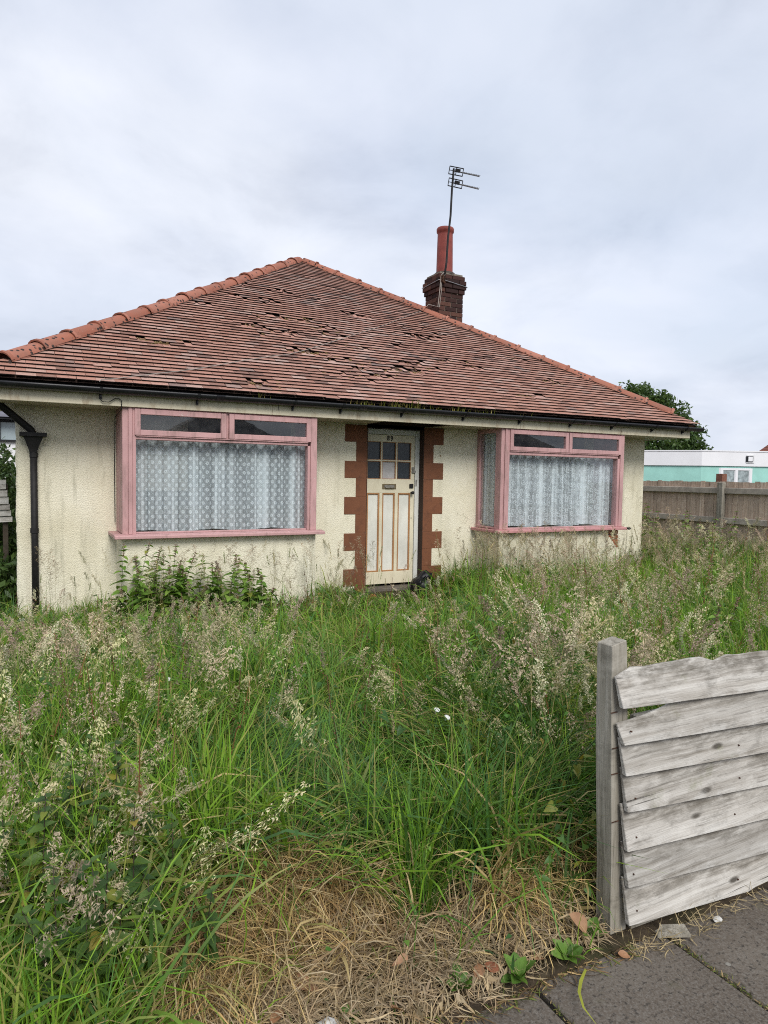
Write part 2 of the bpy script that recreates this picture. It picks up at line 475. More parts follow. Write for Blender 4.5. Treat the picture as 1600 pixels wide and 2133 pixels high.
MT['postwood'] = mk_board("silvered_post_wood", (.30, .275, .225), (.15, .135, .105), (.41, .385, .33), 'z', knots=False, stain=.5)
MT['brownwood'] = mk_board("brown_fence_wood", (.54, .415, .32), (.37, .275, .205), (.62, .52, .43), 'z', stain=.4)
MT['railwood'] = mk_board("grey_rail_wood", (.25, .215, .175), (.15, .13, .105), (.33, .29, .245), 'x', stain=.3)
MT['grass'] = mk_grass()
MT['straw'] = mk_grass("dry_grass_blade", .15, .7)
MT['panicle'] = mk_grass("seed_head", .25, .75)
MT['stem'] = simple("dark_stem", (.05, .038, .028), .7, .5, 20.)
MT['greenstem'] = simple("green_stem", (.06, .09, .03), .6, .4, 20.)
MT['nettle'] = mk_leaf("nettle_leaf", (.04, .085, .02), (.07, .14, .03), (.12, .20, .04))
MT['willow'] = mk_leaf("willowherb_leaf", (.11, .21, .035), (.175, .31, .05), (.25, .37, .07))
MT['dock'] = mk_leaf("dock_leaf", (.08, .16, .03), (.12, .24, .04), (.17, .29, .05))
MT['bind'] = mk_leaf("bindweed_leaf", (.05, .12, .03), (.075, .16, .04), (.10, .19, .05))
MT['yellow'] = mk_leaf("yellow_leaf", (.34, .26, .04), (.26, .28, .05), (.16, .22, .04))
MT['dead'] = mk_leaf("dead_leaf", (.28, .10, .05), (.36, .19, .10), (.42, .28, .17), .15)
MT['petal'] = simple("white_petal", (.62, .62, .6), .6, .08, 20.)
MT['treeleaf'] = mk_leaf("tree_leaf", (.035, .07, .018), (.06, .11, .026), (.10, .16, .036), .25)
MT['bushleaf'] = mk_leaf("bush_leaf", (.03, .06, .018), (.055, .10, .026), (.10, .15, .045), .25)
MT['bark'] = simple("bark", (.06, .048, .036), .9, .4, 12., .6)
MT['turq'] = simple("turquoise_render", (.34, .63, .56), .85, .10, 3., .3)
MT['upvc'] = simple("white_plastic_board", (.80, .80, .82), .4, .04, 2.)
MT['whitewall'] = simple("white_render", (.74, .74, .75), .85, .06, 2., .2)
MT['darkframe'] = simple("dark_window_frame", (.015, .016, .018), .5, .2, 5.)
MT['slate'] = simple("grey_slate", (.13, .13, .15), .8, .3, 4., .3)
MT['stone'] = simple("pale_stone", (.55, .54, .51), .9, .25, 12., .6)
MT['bag'] = simple("black_bin_bag", (.006, .006, .009), .42, .3, 20., .0, .3)
MT['road'] = simple("road_asphalt", (.05, .05, .052), .9, .3, 20., .5)
def mk_sky_glass(name, c):
    m = Mat(name, .08, .6)
    m.col(c)
    return m.m
MT['farglass'] = mk_sky_glass("far_window_glass", (.30, .36, .38))
MT['farnet'] = simple("far_net_curtain", (.30, .35, .36), .6, .5, 9.)
MT['railwood_y'] = simple("grey_rail_timber", (.36, .32, .27), .85, .25, 9., .3)
def mk_redroof():
    m = Mat("red_roof_tiles", .8, .2)
    p = m.pos()
    w = m.n('ShaderNodeTexWave', {'Vector': p, 'Scale': 3.2, 'Distortion': .4, 'Detail': 2.}, bands_direction='Z').outputs['Fac']
    c = m.ramp(m.noise(p, 3, 5, .6), [(.3, (.16, .06, .045)), (.7, (.26, .10, .07))])
    m.col(m.mix(m.ramp(w, [(.0, .7), (.35, 0.)]), c, (.05, .025, .02)))
    m.bump(w, .6, .04)
    return m.m
MT['redroof'] = mk_redroof()
MT['beddark'] = simple('dark_hip_mortar', (.06, .045, .038), .95, .4, 20., .5)  # dark mortar tone, draws the dark line beneath the hip tiles
# ------------------------------------------------------------------ builders
WL = {}          # world location of every parent
def link(o, parent, loc):
    COL.objects.link(o)
    if parent is not None:
        o.parent = parent
        o.location = Vector(loc) - WL[parent.name]
    else:
        o.location = loc
    WL[o.name] = Vector(loc)
    return o
def tag(o, label=None, cat=None, group=None, kind=None):
    for k, v in (('label', label), ('category', cat), ('group', group), ('kind', kind)):
        if v:
            o[k] = v
    return o
def thing(name, label, cat, loc=(0, 0, 0), group=None):
    o = bpy.data.objects.new(name, None)
    o.empty_display_size = .1
    link(o, None, loc)
    return tag(o, label, cat, group)
class MB:
    def __init__(s):
        s.v = []; s.f = []; s.mi = []; s.cur = 0
    def add(s, vs_, fs_):
        b = len(s.v)
        s.v += [tuple(p) for p in vs_]
        s.f += [tuple(i + b for i in q) for q in fs_]
        s.mi += [s.cur] * len(fs_)
        return s
    def box(s, x0, x1, y0, y1, z0, z1):
        return s.add([(x, y, z) for z in (z0, z1) for y in (y0, y1) for x in (x0, x1)],
                     [(0, 2, 3, 1), (4, 5, 7, 6), (0, 1, 5, 4), (2, 6, 7, 3), (0, 4, 6, 2), (1, 3, 7, 5)])
    def obox(s, c, ax, ay, az):
        c, ax, ay, az = map(Vector, (c, ax, ay, az))
        return s.add([c + ax * i + ay * j + az * k for k in (-1, 1) for j in (-1, 1) for i in (-1, 1)],
                     [(0, 2, 3, 1), (4, 5, 7, 6), (0, 1, 5, 4), (2, 6, 7, 3), (0, 4, 6, 2), (1, 3, 7, 5)])
    def quad(s, a, b, c, d):
        return s.add([a, b, c, d], [(0, 1, 2, 3)])
    def tube(s, pts, r, n=8, cap=True):
        pts = [Vector(p) for p in pts]
        rs = r if isinstance(r, (list, tuple)) else [r] * len(pts)
        rings = []
        for i, p in enumerate(pts):
            d = (pts[min(i + 1, len(pts) - 1)] - pts[max(i - 1, 0)]).normalized()
            a = d.cross(Vector((0, 0, 1)))
            if a.length < 1e-3:
                a = Vector((1, 0, 0))
            a.normalize(); b = d.cross(a)
            rings.append([p + (a * math.cos(2 * math.pi * k / n) + b * math.sin(2 * math.pi * k / n)) * rs[i] for k in range(n)])
        fs_ = []
        for i in range(len(pts) - 1):
            for k in range(n):
                q = (k + 1) % n
                fs_.append((i * n + k, i * n + q, (i + 1) * n + q, (i + 1) * n + k))
        if cap:
            fs_.append(tuple(reversed(range(n)))); fs_.append(tuple((len(pts) - 1) * n + k for k in range(n)))
        return s.add([p for g in rings for p in g], fs_)
    def lathe(s, c, prof, n=20):
        c = Vector(c)
        vs_ = [c + Vector((r * math.cos(2 * math.pi * k / n), r * math.sin(2 * math.pi * k / n), z)) for r, z in prof for k in range(n)]
        fs_ = [(i * n + k, i * n + (k + 1) % n, (i + 1) * n + (k + 1) % n, (i + 1) * n + k) for i in range(len(prof) - 1) for k in range(n)]
        return s.add(vs_, fs_)
    def prism(s, poly, y0, y1):      # poly in (x, z), extruded along y
        n = len(poly)
        vs_ = [(x, y0, z) for x, z in poly] + [(x, y1, z) for x, z in poly]
        fs_ = [tuple(range(n)), tuple(reversed(range(n, 2 * n)))] + [(i, i + n, (i + 1) % n + n, (i + 1) % n) for i in range(n)]
        return s.add(vs_, fs_)
    def build(s, name, mat, parent=None, loc=None, bevel=0., smooth=False, flip=True):
        me = bpy.data.meshes.new(name)
        L = Vector(loc) if loc is not None else (WL[parent.name] if parent is not None else Vector((0, 0, 0)))
        me.from_pydata([Vector(p) - L for p in s.v], [], s.f)
        for m_ in (mat if isinstance(mat, (list, tuple)) else [mat]):
            me.materials.append(MT[m_] if isinstance(m_, str) else m_)
        if any(s.mi):
            me.polygons.foreach_set('material_index', s.mi)
        if flip:
            bm = bmesh.new(); bm.from_mesh(me)
            bmesh.ops.recalc_face_normals(bm, faces=bm.faces)
            bm.to_mesh(me); bm.free()
        if smooth:
            me.shade_smooth()
        o = bpy.data.objects.new(name, me)
        link(o, parent, L)
        if bevel:
            b = o.modifiers.new('edge', 'BEVEL')
            b.width = bevel; b.segments = 1; b.limit_method = 'ANGLE'
        return o
def np_mesh(name, V, F, mat, parent=None, col=None, loc=(0, 0, 0)):
    me = bpy.data.meshes.new(name)
    V = np.ascontiguousarray(V, dtype=np.float32) - np.array(loc, np.float32); F = np.ascontiguousarray(F, dtype=np.int32)
    k = F.shape[1]
    me.vertices.add(len(V)); me.vertices.foreach_set('co', V.ravel())
    me.loops.add(F.size); me.loops.foreach_set('vertex_index', F.ravel())
    me.polygons.add(len(F)); me.polygons.foreach_set('loop_start', np.arange(0, F.size, k, dtype=np.int32))
    if col is not None:
        a = me.attributes.new('Col', 'FLOAT_COLOR', 'POINT')
        c4 = np.ones((len(V), 4), np.float32); c4[:, :3] = col
        a.data.foreach_set('color', c4.ravel())
    me.materials.append(MT[mat] if isinstance(mat, str) else mat)
    me.update(calc_edges=True)
    o = bpy.data.objects.new(name, me)
    link(o, parent, loc)
    return o
def copy_part(src, parent, loc, rot=None, scale=None):
    o = src.copy()
    COL.objects.link(o)
    o.parent = parent
    o.location = Vector(loc) - (WL[parent.name] if parent is not None else Vector())
    if rot is not None:
        o.rotation_euler = rot
    if scale is not None:
        o.scale = scale
    return o
def smooth(a, b, x):
    t = np.clip((x - a) / (b - a), 0, 1)
    return t * t * (3 - 2 * t)
_gr = np.random.default_rng(5).random((64, 64))
def vnoise(x, y, s):
    x = np.asarray(x, float) * s + 17.3; y = np.asarray(y, float) * s + 9.1
    xi = np.floor(x).astype(int); yi = np.floor(y).astype(int)
    fx = x - xi; fy = y - yi
    fx = fx * fx * (3 - 2 * fx); fy = fy * fy * (3 - 2 * fy)
    g = lambda i, j: _gr[i % 64, j % 64]
    return (g(xi, yi) * (1 - fx) + g(xi + 1, yi) * fx) * (1 - fy) + (g(xi, yi + 1) * (1 - fx) + g(xi + 1, yi + 1) * fx) * fy

# ------------------------------------------------------------------ setting
def sheet(name, x0, x1, y0, y1, z, mat):
    o = MB().quad((x0, y0, z), (x1, y0, z), (x1, y1, z), (x0, y1, z)).build(name, mat)
    return tag(o, kind='structure')
sheet("ground", -400, 400, -400, 400, -.16, 'soil')
sheet("road", -60, 60, -8.5, -1.2, -.12, 'road')
def gz(x, y):
    return .012 + .05 * (vnoise(x, y, 1.1) - .5) + .02 * (vnoise(x, y, 4.) - .5) + .03 * smooth(1.6, 3., y)
nx, ny = 130, 90
gx, gy = np.meshgrid(np.linspace(-8, 24, nx), 1.56 + np.linspace(0, 1, ny) ** 1.5 * 18.)
gzv = gz(gx, gy); gzv[0, :] = -.05
idx = np.arange(nx * ny).reshape(ny, nx)
GF = np.stack([idx[:-1, :-1], idx[:-1, 1:], idx[1:, 1:], idx[1:, :-1]], -1).reshape(-1, 4)
tag(np_mesh("garden_ground", np.stack([gx, gy, gzv], -1).reshape(-1, 3), GF, 'soil'), kind='structure')

pave = tag(MB().box(-12, 14, -1.2, 1.60, -.15, -.055).build("pavement", 'soil'), kind='structure')
kerb = tag(MB().box(-12, 14, -1.36, -1.205, -.15, .0).build("kerb", 'slab', bevel=.02), kind='structure')
slab_x = [-3.85, -3.27, -2.69, -2.1, -1.5, -.92, -.33, .25, .83, 1.405, 1.985, 2.58, 3.17, 3.76, 4.35, 4.94, 5.53, 6.12]
for i in range(len(slab_x) - 1):
    for j, (ya, yb) in enumerate(((.705, 1.590), (-.19, .695), (-1.19, -.20))):
        if j and i in (0, 16):
            continue
        a, b = slab_x[i] + .006, slab_x[i + 1] - .006
        t1, t2 = random.uniform(-.006, .004), random.uniform(-.006, .004)
        m = MB().box(a, b, ya, yb, -.052, 0)
        m.v = [(x + random.uniform(-.004, .004), y + random.uniform(-.006, .006), z + ((t1 if x < (a + b) / 2 else t2) if z > -.01 else 0)) for x, y, z in m.v]
        m.build("paving_slab", 'slab', pave, bevel=.008)

# ------------------------------------------------------------------ house
HX0, HX1, WY = -.088, 9.148, 8.0
house = thing("bungalow", "neglected cream pebbledash bungalow with pink bay windows and red hipped tile roof", "house", (4.53, 8.0, 0))
def tz(x):            # the eaves rise a little to the right
    return .0034 * (x - 4.5)
mb = MB()
def wallbox(x0, x1, z0, z1):
    mb.box(x0, x1, WY, WY + .24, z0, z1)
ZT = 2.46
wallbox(HX0, .90, -.2, ZT)
wallbox(.90, 2.99, 2.285, ZT); 
wallbox(2.99, 3.965, -.2, ZT)
wallbox(3.965, 4.84, 2.245, ZT); wallbox(3.965, 4.84, -.2, .045)
wallbox(4.84, 5.76, -.2, ZT)
wallbox(5.76, 8.02, 2.285, ZT)
wallbox(8.02, HX1, -.2, ZT)
wallbox(.90, 2.99, -.2, .62); wallbox(5.76, 8.02, -.2, .62)
mb.box(HX0, HX0 + .24, WY + .24, 17.0, -.2, ZT); mb.box(HX1 - .24, HX1, WY + .24, 17.0, -.2, ZT)
mb.box(HX0 + .24, HX1 - .24, 16.76, 17.0, -.2, ZT)
wall = mb.build("wall", 'pebble', house)
# rough hand-finished left arris
mb = MB()
vs_ = []
NZ = 70
for i in range(NZ + 1):
    z = -.15 + i * (2.45 / NZ)
    j = .010 * (mnoise.noise((z * 7, 1.3, 0)) + .6 * mnoise.noise((z * 19, 4.3, 0)))
    k = .006 * mnoise.noise((z * 23, 8.3, 2))
    vs_ += [(HX0 - .016 - j, WY + .05, z), (HX0 - .012 - j, WY - .006 + k, z), (HX0 + .035, WY - .010 + k, z), (HX0 + .10, WY - .0015, z)]
fs_ = [(i * 4 + k, i * 4 + k + 1, i * 4 + k + 5, i * 4 + k + 4) for i in range(NZ) for k in range(3)]
mb.add(vs_, fs_).build("corner_render", 'pebble', house, smooth=True)
MB().box(HX0 + .24, HX1 - .24, WY + .24, 16.76, .02, .10).build("floor", 'roomfloor', house)
MB().box(HX0 + .24, HX1 - .24, WY + .24, 16.76, 2.30, 2.34).build("ceiling", 'room', house)
mb = MB(); mb.box(HX0 + .24, 3.55, 11.4, 11.5, .10, 2.30); mb.box(5.2, HX1 - .24, 11.4, 11.5, .1, 2.3); mb.box(3.55, 3.65, WY + .24, 11.5, .1, 2.3); mb.box(5.1, 5.2, WY + .24, 11.5, .1, 2.3); mb.box(3.65, 5.1, 9.8, 9.9, .1, 2.3)
mb.build("partition_wall", 'room', house)

# bays: solid dwarf wall, painted quoins
def poly_bay(x0, x1, ztop, cut=None):
    p = [(x0, -.2), (x1, -.2)]
    p += cut if cut else [(x1, ztop)]
    p += [(x0, ztop)]
    return p
mb = MB(); mb.prism(poly_bay(.872, 3.025, .905), 7.447, 7.60)
mb.box(.872, 1.02, 7.60, WY, -.2, .905); mb.box(2.875, 3.025, 7.60, WY, -.2, .905)
mb.build("bay_base", 'pebble', house)
cut = [(8.050, .535), (8.028, .560), (7.985, .572), (7.962, .610), (7.925, .628), (7.905, .672), (7.868, .690), (7.838, .735), (7.812, .745), (7.800, .790), (7.806, .852)]
mb = MB(); mb.prism(poly_bay(5.735, 8.050, .852, cut), 7.447, 7.475)
mb.box(5.735, 8.040, 7.476, 7.60, -.2, .50); mb.box(5.735, 7.70, 7.476, 7.60, .50, .852)
mb.box(5.735, 5.88, 7.60, WY, -.2, .852); mb.box(7.905, 8.050, 7.60, WY, -.2, .50)
bay2 = mb.build("bay_base", 'pebble', house)
MB().box(7.705, 8.036, 7.490, 7.60, .50, .850).build("mortar_bed", 'mortar', bay2)
bx = None
for row in range(5):
    z0 = .506 + row * .068
    xs = [(7.71, 7.805), (7.815, 8.046)] if row % 2 else [(7.71, 7.918), (7.928, 8.046)]
    for a, b in xs:
        MB().box(a + random.uniform(0, .004), b - random.uniform(0, .004), 7.474 + random.uniform(0, .008), 7.585, z0, z0 + .058).build("brick", 'redbrick', bay2, bevel=.004)
mb = MB(); mb.box(7.925, 8.045, 7.61, 7.99, .50, .852)
mb.build("exposed_brickwork", 'redbrick', bay2)
tag(bay2, "front of bay with a broken corner showing red bricks")

zl = [(2.047, 2.272), (1.576, 1.797), (1.100, 1.329), (.622, .851), (.150, .378)]
for i, (a, b) in enumerate(zl):
    MB().box(3.645, 3.964, WY - .006, WY + .01, a, b).build("quoin_block", 'brown', wall, bevel=.003)
    lo = zl[i + 1][1] if i < 4 else -.06
    MB().box(3.808, 3.964, WY - .005, WY + .01, lo + .001, a - .001).build("quoin_block", 'brown', wall, bevel=.003)
zr = [(2.052, 2.285), (1.572, 1.801), (1.092, 1.328), (.612, .848), (.145, .368)]
for i, (a, b) in enumerate(zr):
    MB().box(4.841, 5.158, WY - .006, WY + .01, a, b).build("quoin_block", 'brown', wall, bevel=.003)
    lo = zr[i + 1][1] if i < 4 else -.06
    MB().box(4.841, 4.996, WY - .005, WY + .01, lo + .001, a - .001).build("quoin_block", 'brown', wall, bevel=.003)
mb = MB(); mb.box(3.60, 5.20, WY - .014, WY + .005, 2.29, 2.46)
mb.box(3.965, 4.84, WY + .0, WY + .10, 2.244, 2.29)
mb.build("lintel", 'dkbrown', house)
mb = MB(); mb.box(4.832, 4.8395, WY - .004, WY + .235, .045, 2.243); mb.box(3.9655, 3.973, WY - .004, WY + .235, .045, 2.243)
mb.build("reveal", 'dkbrown', house)

# front door
mb = MB(); mb.box(3.973, 4.012, WY + .10, WY + .20, .10, 2.24); mb.box(4.766, 4.8315, WY + .10, WY + .20, .10, 2.24); mb.box(4.012, 4.766, WY + .095, WY + .20, 2.170, 2.24)
mb.box(4.792, 4.8315, WY + .10, WY + .20, 2.2405, 2.44)
dframe = mb.build("door_frame", 'white', house, bevel=.004)
DX0, DX1, DZ0, DZ1, DY = 4.016, 4.762, .135, 2.166, WY + .115
door = MB()
door.box(DX0, DX1, DY, DY + .045, DZ0, .302); door.box(DX0, DX1, DY, DY + .045, 1.378, 1.568); door.box(DX0, DX1, DY, DY + .045, 2.072, DZ1)
door.box(DX0, 4.034, DY, DY + .045, .302, 1.378); door.box(4.704, DX1, DY, DY + .045, .302, 1.378)
door.box(4.222, 4.267, DY, DY + .045, .302, 1.378); door.box(4.460, 4.508, DY, DY + .045, .302, 1.378)
door.box(DX0, 4.032, DY, DY + .045, 1.568, 2.072); door.box(4.706, DX1, DY, DY + .045, 1.568, 2.072)
gx_ = [4.032, 4.247, 4.478, 4.706]
for q in (4.247, 4.478):
    door.box(q - .010, q + .010, DY, DY + .045, 1.568, 2.072)
for i in range(3):
    a = gx_[i] + (.010 if i else 0); b = gx_[i + 1] - (.010 if i < 2 else 0)
    door.box(a, b, DY, DY + .045, 1.810, 1.826)
door = door.build("front_door", 'door', house, bevel=.003)
for i in range(3):
    a = gx_[i] + (.010 if i else 0); b = gx_[i + 1] - (.010 if i < 2 else 0)
    for (z0, z1) in ((1.568, 1.810), (1.826, 2.072)):
        pale = (i == 1 and z0 < 1.6)
        o = MB().box(a + .001, b - .001, DY + .026, DY + .034, z0 + .001, z1 - .001).build("pane", 'boardpane' if pale else 'doorglass', door)
        tag(o, "door pane covered with pale grey board" if pale else None)
        mb = MB(); d = .012
        mb.box(a, a + .007, DY + .006, DY + .0255, z0, z1); mb.box(b - .007, b, DY + .006, DY + .0255, z0, z1)
        mb.box(a + .007, b - .007, DY + .006, DY + .0255, z0, z0 + .007); mb.box(a + .007, b - .007, DY + .006, DY + .0255, z1 - .007, z1)
        mb.build("glazing_bead", 'tan', door)
for (a, b) in ((4.034, 4.222), (4.267, 4.460), (4.508, 4.704)):
    MB().box(a, b, DY + .020, DY + .034, .302, 1.378).build("door_panel", 'panel', door)
    mb = MB(); w_ = .020
    for (p, q, r_, s_) in ((a, a + w_, .302, 1.378), (b - w_, b, .302, 1.378), (a + w_, b - w_, .302, .302 + w_), (a + w_, b - w_, 1.378 - w_, 1.378)):
        mb.box(p, q, DY + .004, DY + .0195, r_, s_)
    mb.build("panel_moulding", 'tan', door, bevel=.004)
mb = MB(); mb.box(4.26, 4.474, DY - .006, DY - .0005, 1.430, 1.503)
lb = mb.build("letter_box", 'brass', door, bevel=.003)
mb = MB(); mb.box(4.290, 4.444, DY - .012, DY - .0065, 1.445, 1.488); mb.tube([(4.30, DY - .012, 1.462), (4.305, DY - .03, 1.452), (4.43, DY - .03, 1.452), (4.435, DY - .012, 1.462)], .005, 6)
mb.build("letter_flap", 'steel', lb, bevel=.002)
mb = MB(); mb.box(4.716, 4.752, DY - .012, DY - .0005, 1.695, 1.74); mb.box(4.716, 4.775, DY - .02, DY - .0005, 1.655, 1.69)
mb.tube([(4.733, DY - .013, 1.718), (4.733, DY - .02, 1.718)], .011, 10)
mb.build("night_latch", 'steel', door, bevel=.002)
mb = MB(); mb.box(4.682, 4.740, DY - .022, DY - .0005, 1.450, 1.508)
mb.build("lock_plate", 'iron', door, bevel=.004)
mb = MB(); mb.tube([(4.712, DY, 1.385), (4.712, DY - .03, 1.385), (4.712, DY - .035, 1.385), (4.712, DY - .055, 1.385), (4.712, DY - .062, 1.385)], [.010, .010, .021, .024, .014], 12)
mb.build("door_knob", 'iron', door, smooth=True)
MB().box(4.717, 4.725, DY - .002, DY + .002, 1.018, 1.042).build("keyhole", 'iron', door)
mb = MB(); mb.box(4.774, 4.792, WY + .0965, WY + .0995, 1.475, 1.565); mb.build("strike_plate", 'steel', dframe)
def digit(ch, x, z, h, parent):
    cu = bpy.data.curves.new("house_number", 'FONT')
    cu.body = ch; cu.size = h * 1.55; cu.extrude = .003; cu.offset = .0018
    to = bpy.data.objects.new("house_number", cu)
    COL.objects.link(to)
    bpy.context.view_layer.update()
    me = bpy.data.meshes.new_from_object(to.evaluated_get(bpy.context.evaluated_depsgraph_get()))
    bpy.data.objects.remove(to)
    me.name = "house_number"
    o = bpy.data.objects.new("house_number", me)
    me.materials.clear(); me.materials.append(MT['iron'])
    link(o, parent, (x, DY - .004, z))
    o.rotation_euler = (R(90), 0, 0)
    o.scale = (.82, 1, 1)
    return o
digit("8", 4.322, 2.092, .060, door); digit("9", 4.376, 2.090, .060, door)
MB().box(3.98, 4.83, WY - .06, WY + .235, .046, .102).build("door_sill", 'slab', house, bevel=.006)
MB().box(3.85, 4.95, WY - .50, WY - .008, -.1, .03).build("doorstep", 'slab', house, bevel=.02)

# bay windows
def bay_window(x0, x1, zs, zt, gl, v1, v2, tr, side, worn, label):
    """x0..x1 outer, zs sill top, zt head; gl main glass x-range, v1/v2 sash frames, tr transom z"""
    Y = 7.43
    f = MB()
    # corner post in three steps, head, transom, mullion, right post
    f.box(x0, x0 + .058, Y + .004, Y + .10, zs, zt + .02); f.box(x0 + .058, x0 + .098, Y - .012, Y + .10, zs, zt + .02); f.box(x0 + .098, gl[0], Y - .002, Y + .10, zs, zt + .02)
    f.box(gl[1], v2[1], Y + .002, Y + .10, zs, tr[0]); f.box(v2[1], x1, Y - .010, Y + .10, zs, zt + .02)
    f.box(gl[0], gl[1], Y + .002, Y + .10, tr[0], tr[1] - .012); f.box(gl[0], gl[1], Y - .016, Y + .012, tr[1] - .012, tr[1])
    f.box(gl[0], v2[1], Y + .004, Y + .10, v1[3] + .001, zt + .02)
    f.box(v1[1] + .001, v2[0] - .001, Y + .006, Y + .10, tr[1], v1[3])
    f.box(gl[0], gl[1], Y + .02, Y + .10, zs, zs + .018)
    f.box(x0 - .03, x1 + .03, Y - .028, Y + .02, zt + .021, zt + .042)
    if side:
        f.box(x0 + .001, x0 + .075, 7.93, WY - .001, zs, zt + .02); f.box(x0 + .001, x0 + .07, Y + .101, Y + .135, zs, zt + .02)
        f.box(x0 + .002, x0 + .06, Y + .136, 7.929, zt - .04, zt + .02); f.box(x0 + .002, x0 + .06, Y + .136, 7.929, zs, zs + .025)
    else:
        f.box(x0 + .002, x0 + .06, Y + .101, WY - .001, zs, zt + .02)
    f.box(x1 - .06, x1 - .002, Y + .101, WY - .001, zs, zt + .02)
    w = f.build("bay_window", 'pink', house, bevel=.004)
    tag(w, label)
    for v in (v1, v2):
        s_ = MB(); t_ = .057
        s_.box(v[0], v[0] + t_, Y - .022, Y + .03, v[2], v[3]); s_.box(v[1] - t_, v[1], Y - .022, Y + .03, v[2], v[3])
        s_.box(v[0] + t_, v[1] - t_, Y - .021, Y + .03, v[3] - t_, v[3]); s_.box(v[0] + t_, v[1] - t_, Y - .021, Y + .03, v[2], v[2] + t_)
        s_.build("opening_sash", 'pink', w, bevel=.004)
        MB().box(v[0] + t_ - .004, v[1] - t_ + .004, Y + .004, Y + .009, v[2] + t_ - .004, v[3] - t_ + .004).build("pane", 'glass', w)
    MB().box(gl[0] - .004, gl[1] + .004, Y + .050, Y + .056, zs + .014, tr[0] + .004).build("pane", 'glass', w)
    if side:
        MB().box(x0 + .028, x0 + .033, Y + .137, 7.929, zs + .022, zt - .036).build("pane", 'glass', w)
    s_ = MB()
    sx0, sx1, h = x0 - .085, x1 + (.085 if not worn else .035), .046
    sy = 7.345
    ztop = zs + .003
    s_.add([(sx0, sy, zs - h), (sx1, sy, zs - h), (sx1, sy, zs - .012), (sx0, sy, zs - .012), (sx0, Y + .02, zs - h), (sx1, Y + .02, zs - h), (sx1, Y + .02, ztop), (sx0, Y + .02, ztop)],
           [(0, 1, 2, 3), (3, 2, 6, 7), (0, 4, 5, 1), (0, 3, 7, 4), (1, 5, 6, 2), (4, 7, 6, 5)])
    s_.box(sx0 + .002, x0 + .06, Y + .021, WY - .002, zs - h + .001, zs - .006)
    s_.build("sill", 'pink_worn' if worn else 'pink', w, bevel=.005)
    return w
w1 = bay_window(.872, 3.022, .956, 2.262, (1.006, 2.912), (.992, 1.946, 1.987, 2.260), (1.978, 2.945, 1.987, 2.260), (1.943, 1.985), False, False, "left bay window with pink frame")
w2 = bay_window(5.731, 8.052, .900, 2.276, (5.872, 7.934), (5.869, 6.924, 1.988, 2.274), (6.936, 7.980, 1.988, 2.274), (1.930, 1.985), True, True, "right bay window with flaking pink frame and rotten sill")
# rotten end of the right sill
mb = MB()
for k in range(7):
    a = 8.085 + k * .016
    mb.obox((a, 7.40 + random.uniform(-.03, .03), .872 + random.uniform(-.012, .012)), (.012, .003, .002), (.002, .02, .004), (0, .002, random.uniform(.004, .010)))
mb.build("rotten_sill_end", 'iron', w2)
MB().box(1.06, 1.66, 8.05, 8.06, 1.4, 2.28).build("roller_blind", 'beige', house)

# eaves
FY = 7.395
def eave_box(x0, x1, y0, y1, z0, z1):
    b = MB(); n = 12
    for i in range(n):
        pass
    xs = np.linspace(x0, x1, 13)
    vs_ = []
    for x in xs:
        t = tz(x)
        vs_ += [(x, y0, z0 + t), (x, y1, z0 + t), (x, y1, z1 + t), (x, y0, z1 + t)]
    fs_ = [(4 * i + k, 4 * i + (k + 1) % 4, 4 * i + 4 + (k + 1) % 4, 4 * i + 4 + k) for i in range(12) for k in range(4)]
    fs_ += [(0, 1, 2, 3), (51, 50, 49, 48)]
    return b.add(vs_, fs_)
for a, b in ((-.44, 2.46), (2.464, 6.02), (6.024, 9.49)):
    eave_box(a, b, FY, FY + .022, 2.284, 2.445).build("fascia_board", 'fascia', house, bevel=.003)
for a, b in ((-.43, .868), (3.03, 3.93), (4.97, 5.727), (8.056, 9.48)):
    eave_box(a, b, FY + .023, WY - .012 if a > 0 and b < 8 else WY + .01, 2.288, 2.300).build("soffit_board", 'soffit', house)
eave_box(-.43, 9.48, FY + .024, FY + .034, 2.446, 2.530).build("eaves_felt", 'iron', house)
eave_box(-.43, 9.48, FY + .35, FY + .36, 2.40, 2.46).build("rafter_plate", 'deck', house)
eave_box(HX1 + .001, 9.467, WY + .011, 17.2, 2.288, 2.300).build("soffit_board", 'soffit', house)
eave_box(-.417, HX0 - .001, WY + .011, 8.9, 2.288, 2.300).build("soffit_board", 'soffit', house)
eave_box(9.468, 9.49, FY + .023, 17.3, 2.284, 2.445).build("fascia_board", 'fascia', house)
eave_box(-.44, -.418, FY + .023, 8.9, 2.284, 2.445).build("fascia_board", 'fascia', house)
# gutter, half round, with brackets
def half_round(xs, yc, zc, r, n=10):
    b = MB(); vs_ = []
    for x in xs:
        for rr in (r, r - .004):
            for k in range(n + 1):
                a = math.pi + math.pi * k / n
                vs_.append((x, yc + rr * math.cos(a), zc + tz(x) + rr * math.sin(a)))
    m = 2 * (n + 1); fs_ = []
    for i in range(len(xs) - 1):
        for k in range(n):
            fs_.append((i * m + k, i * m + k + 1, (i + 1) * m + k + 1, (i + 1) * m + k))
            fs_.append((i * m + n + 1 + k, (i + 1) * m + n + 1 + k, (i + 1) * m + n + 2 + k, i * m + n + 2 + k))
        fs_.append((i * m, (i + 1) * m, (i + 1) * m + n + 1, i * m + n + 1))
        fs_.append((i * m + n, i * m + 2 * n + 1, (i + 1) * m + 2 * n + 1, (i + 1) * m + n))
    for e in (0, len(xs) - 1):
        for k in range(n):
            fs_.append((e * m + k, e * m + k + 1, e * m + n + 2 + k, e * m + n + 1 + k))
    return b.add(vs_, fs_)
GYC, GZC, GR = 7.328, 2.452, .060
gut = half_round(list(np.linspace(-.62, 9.66, 14)), GYC, GZC, GR)
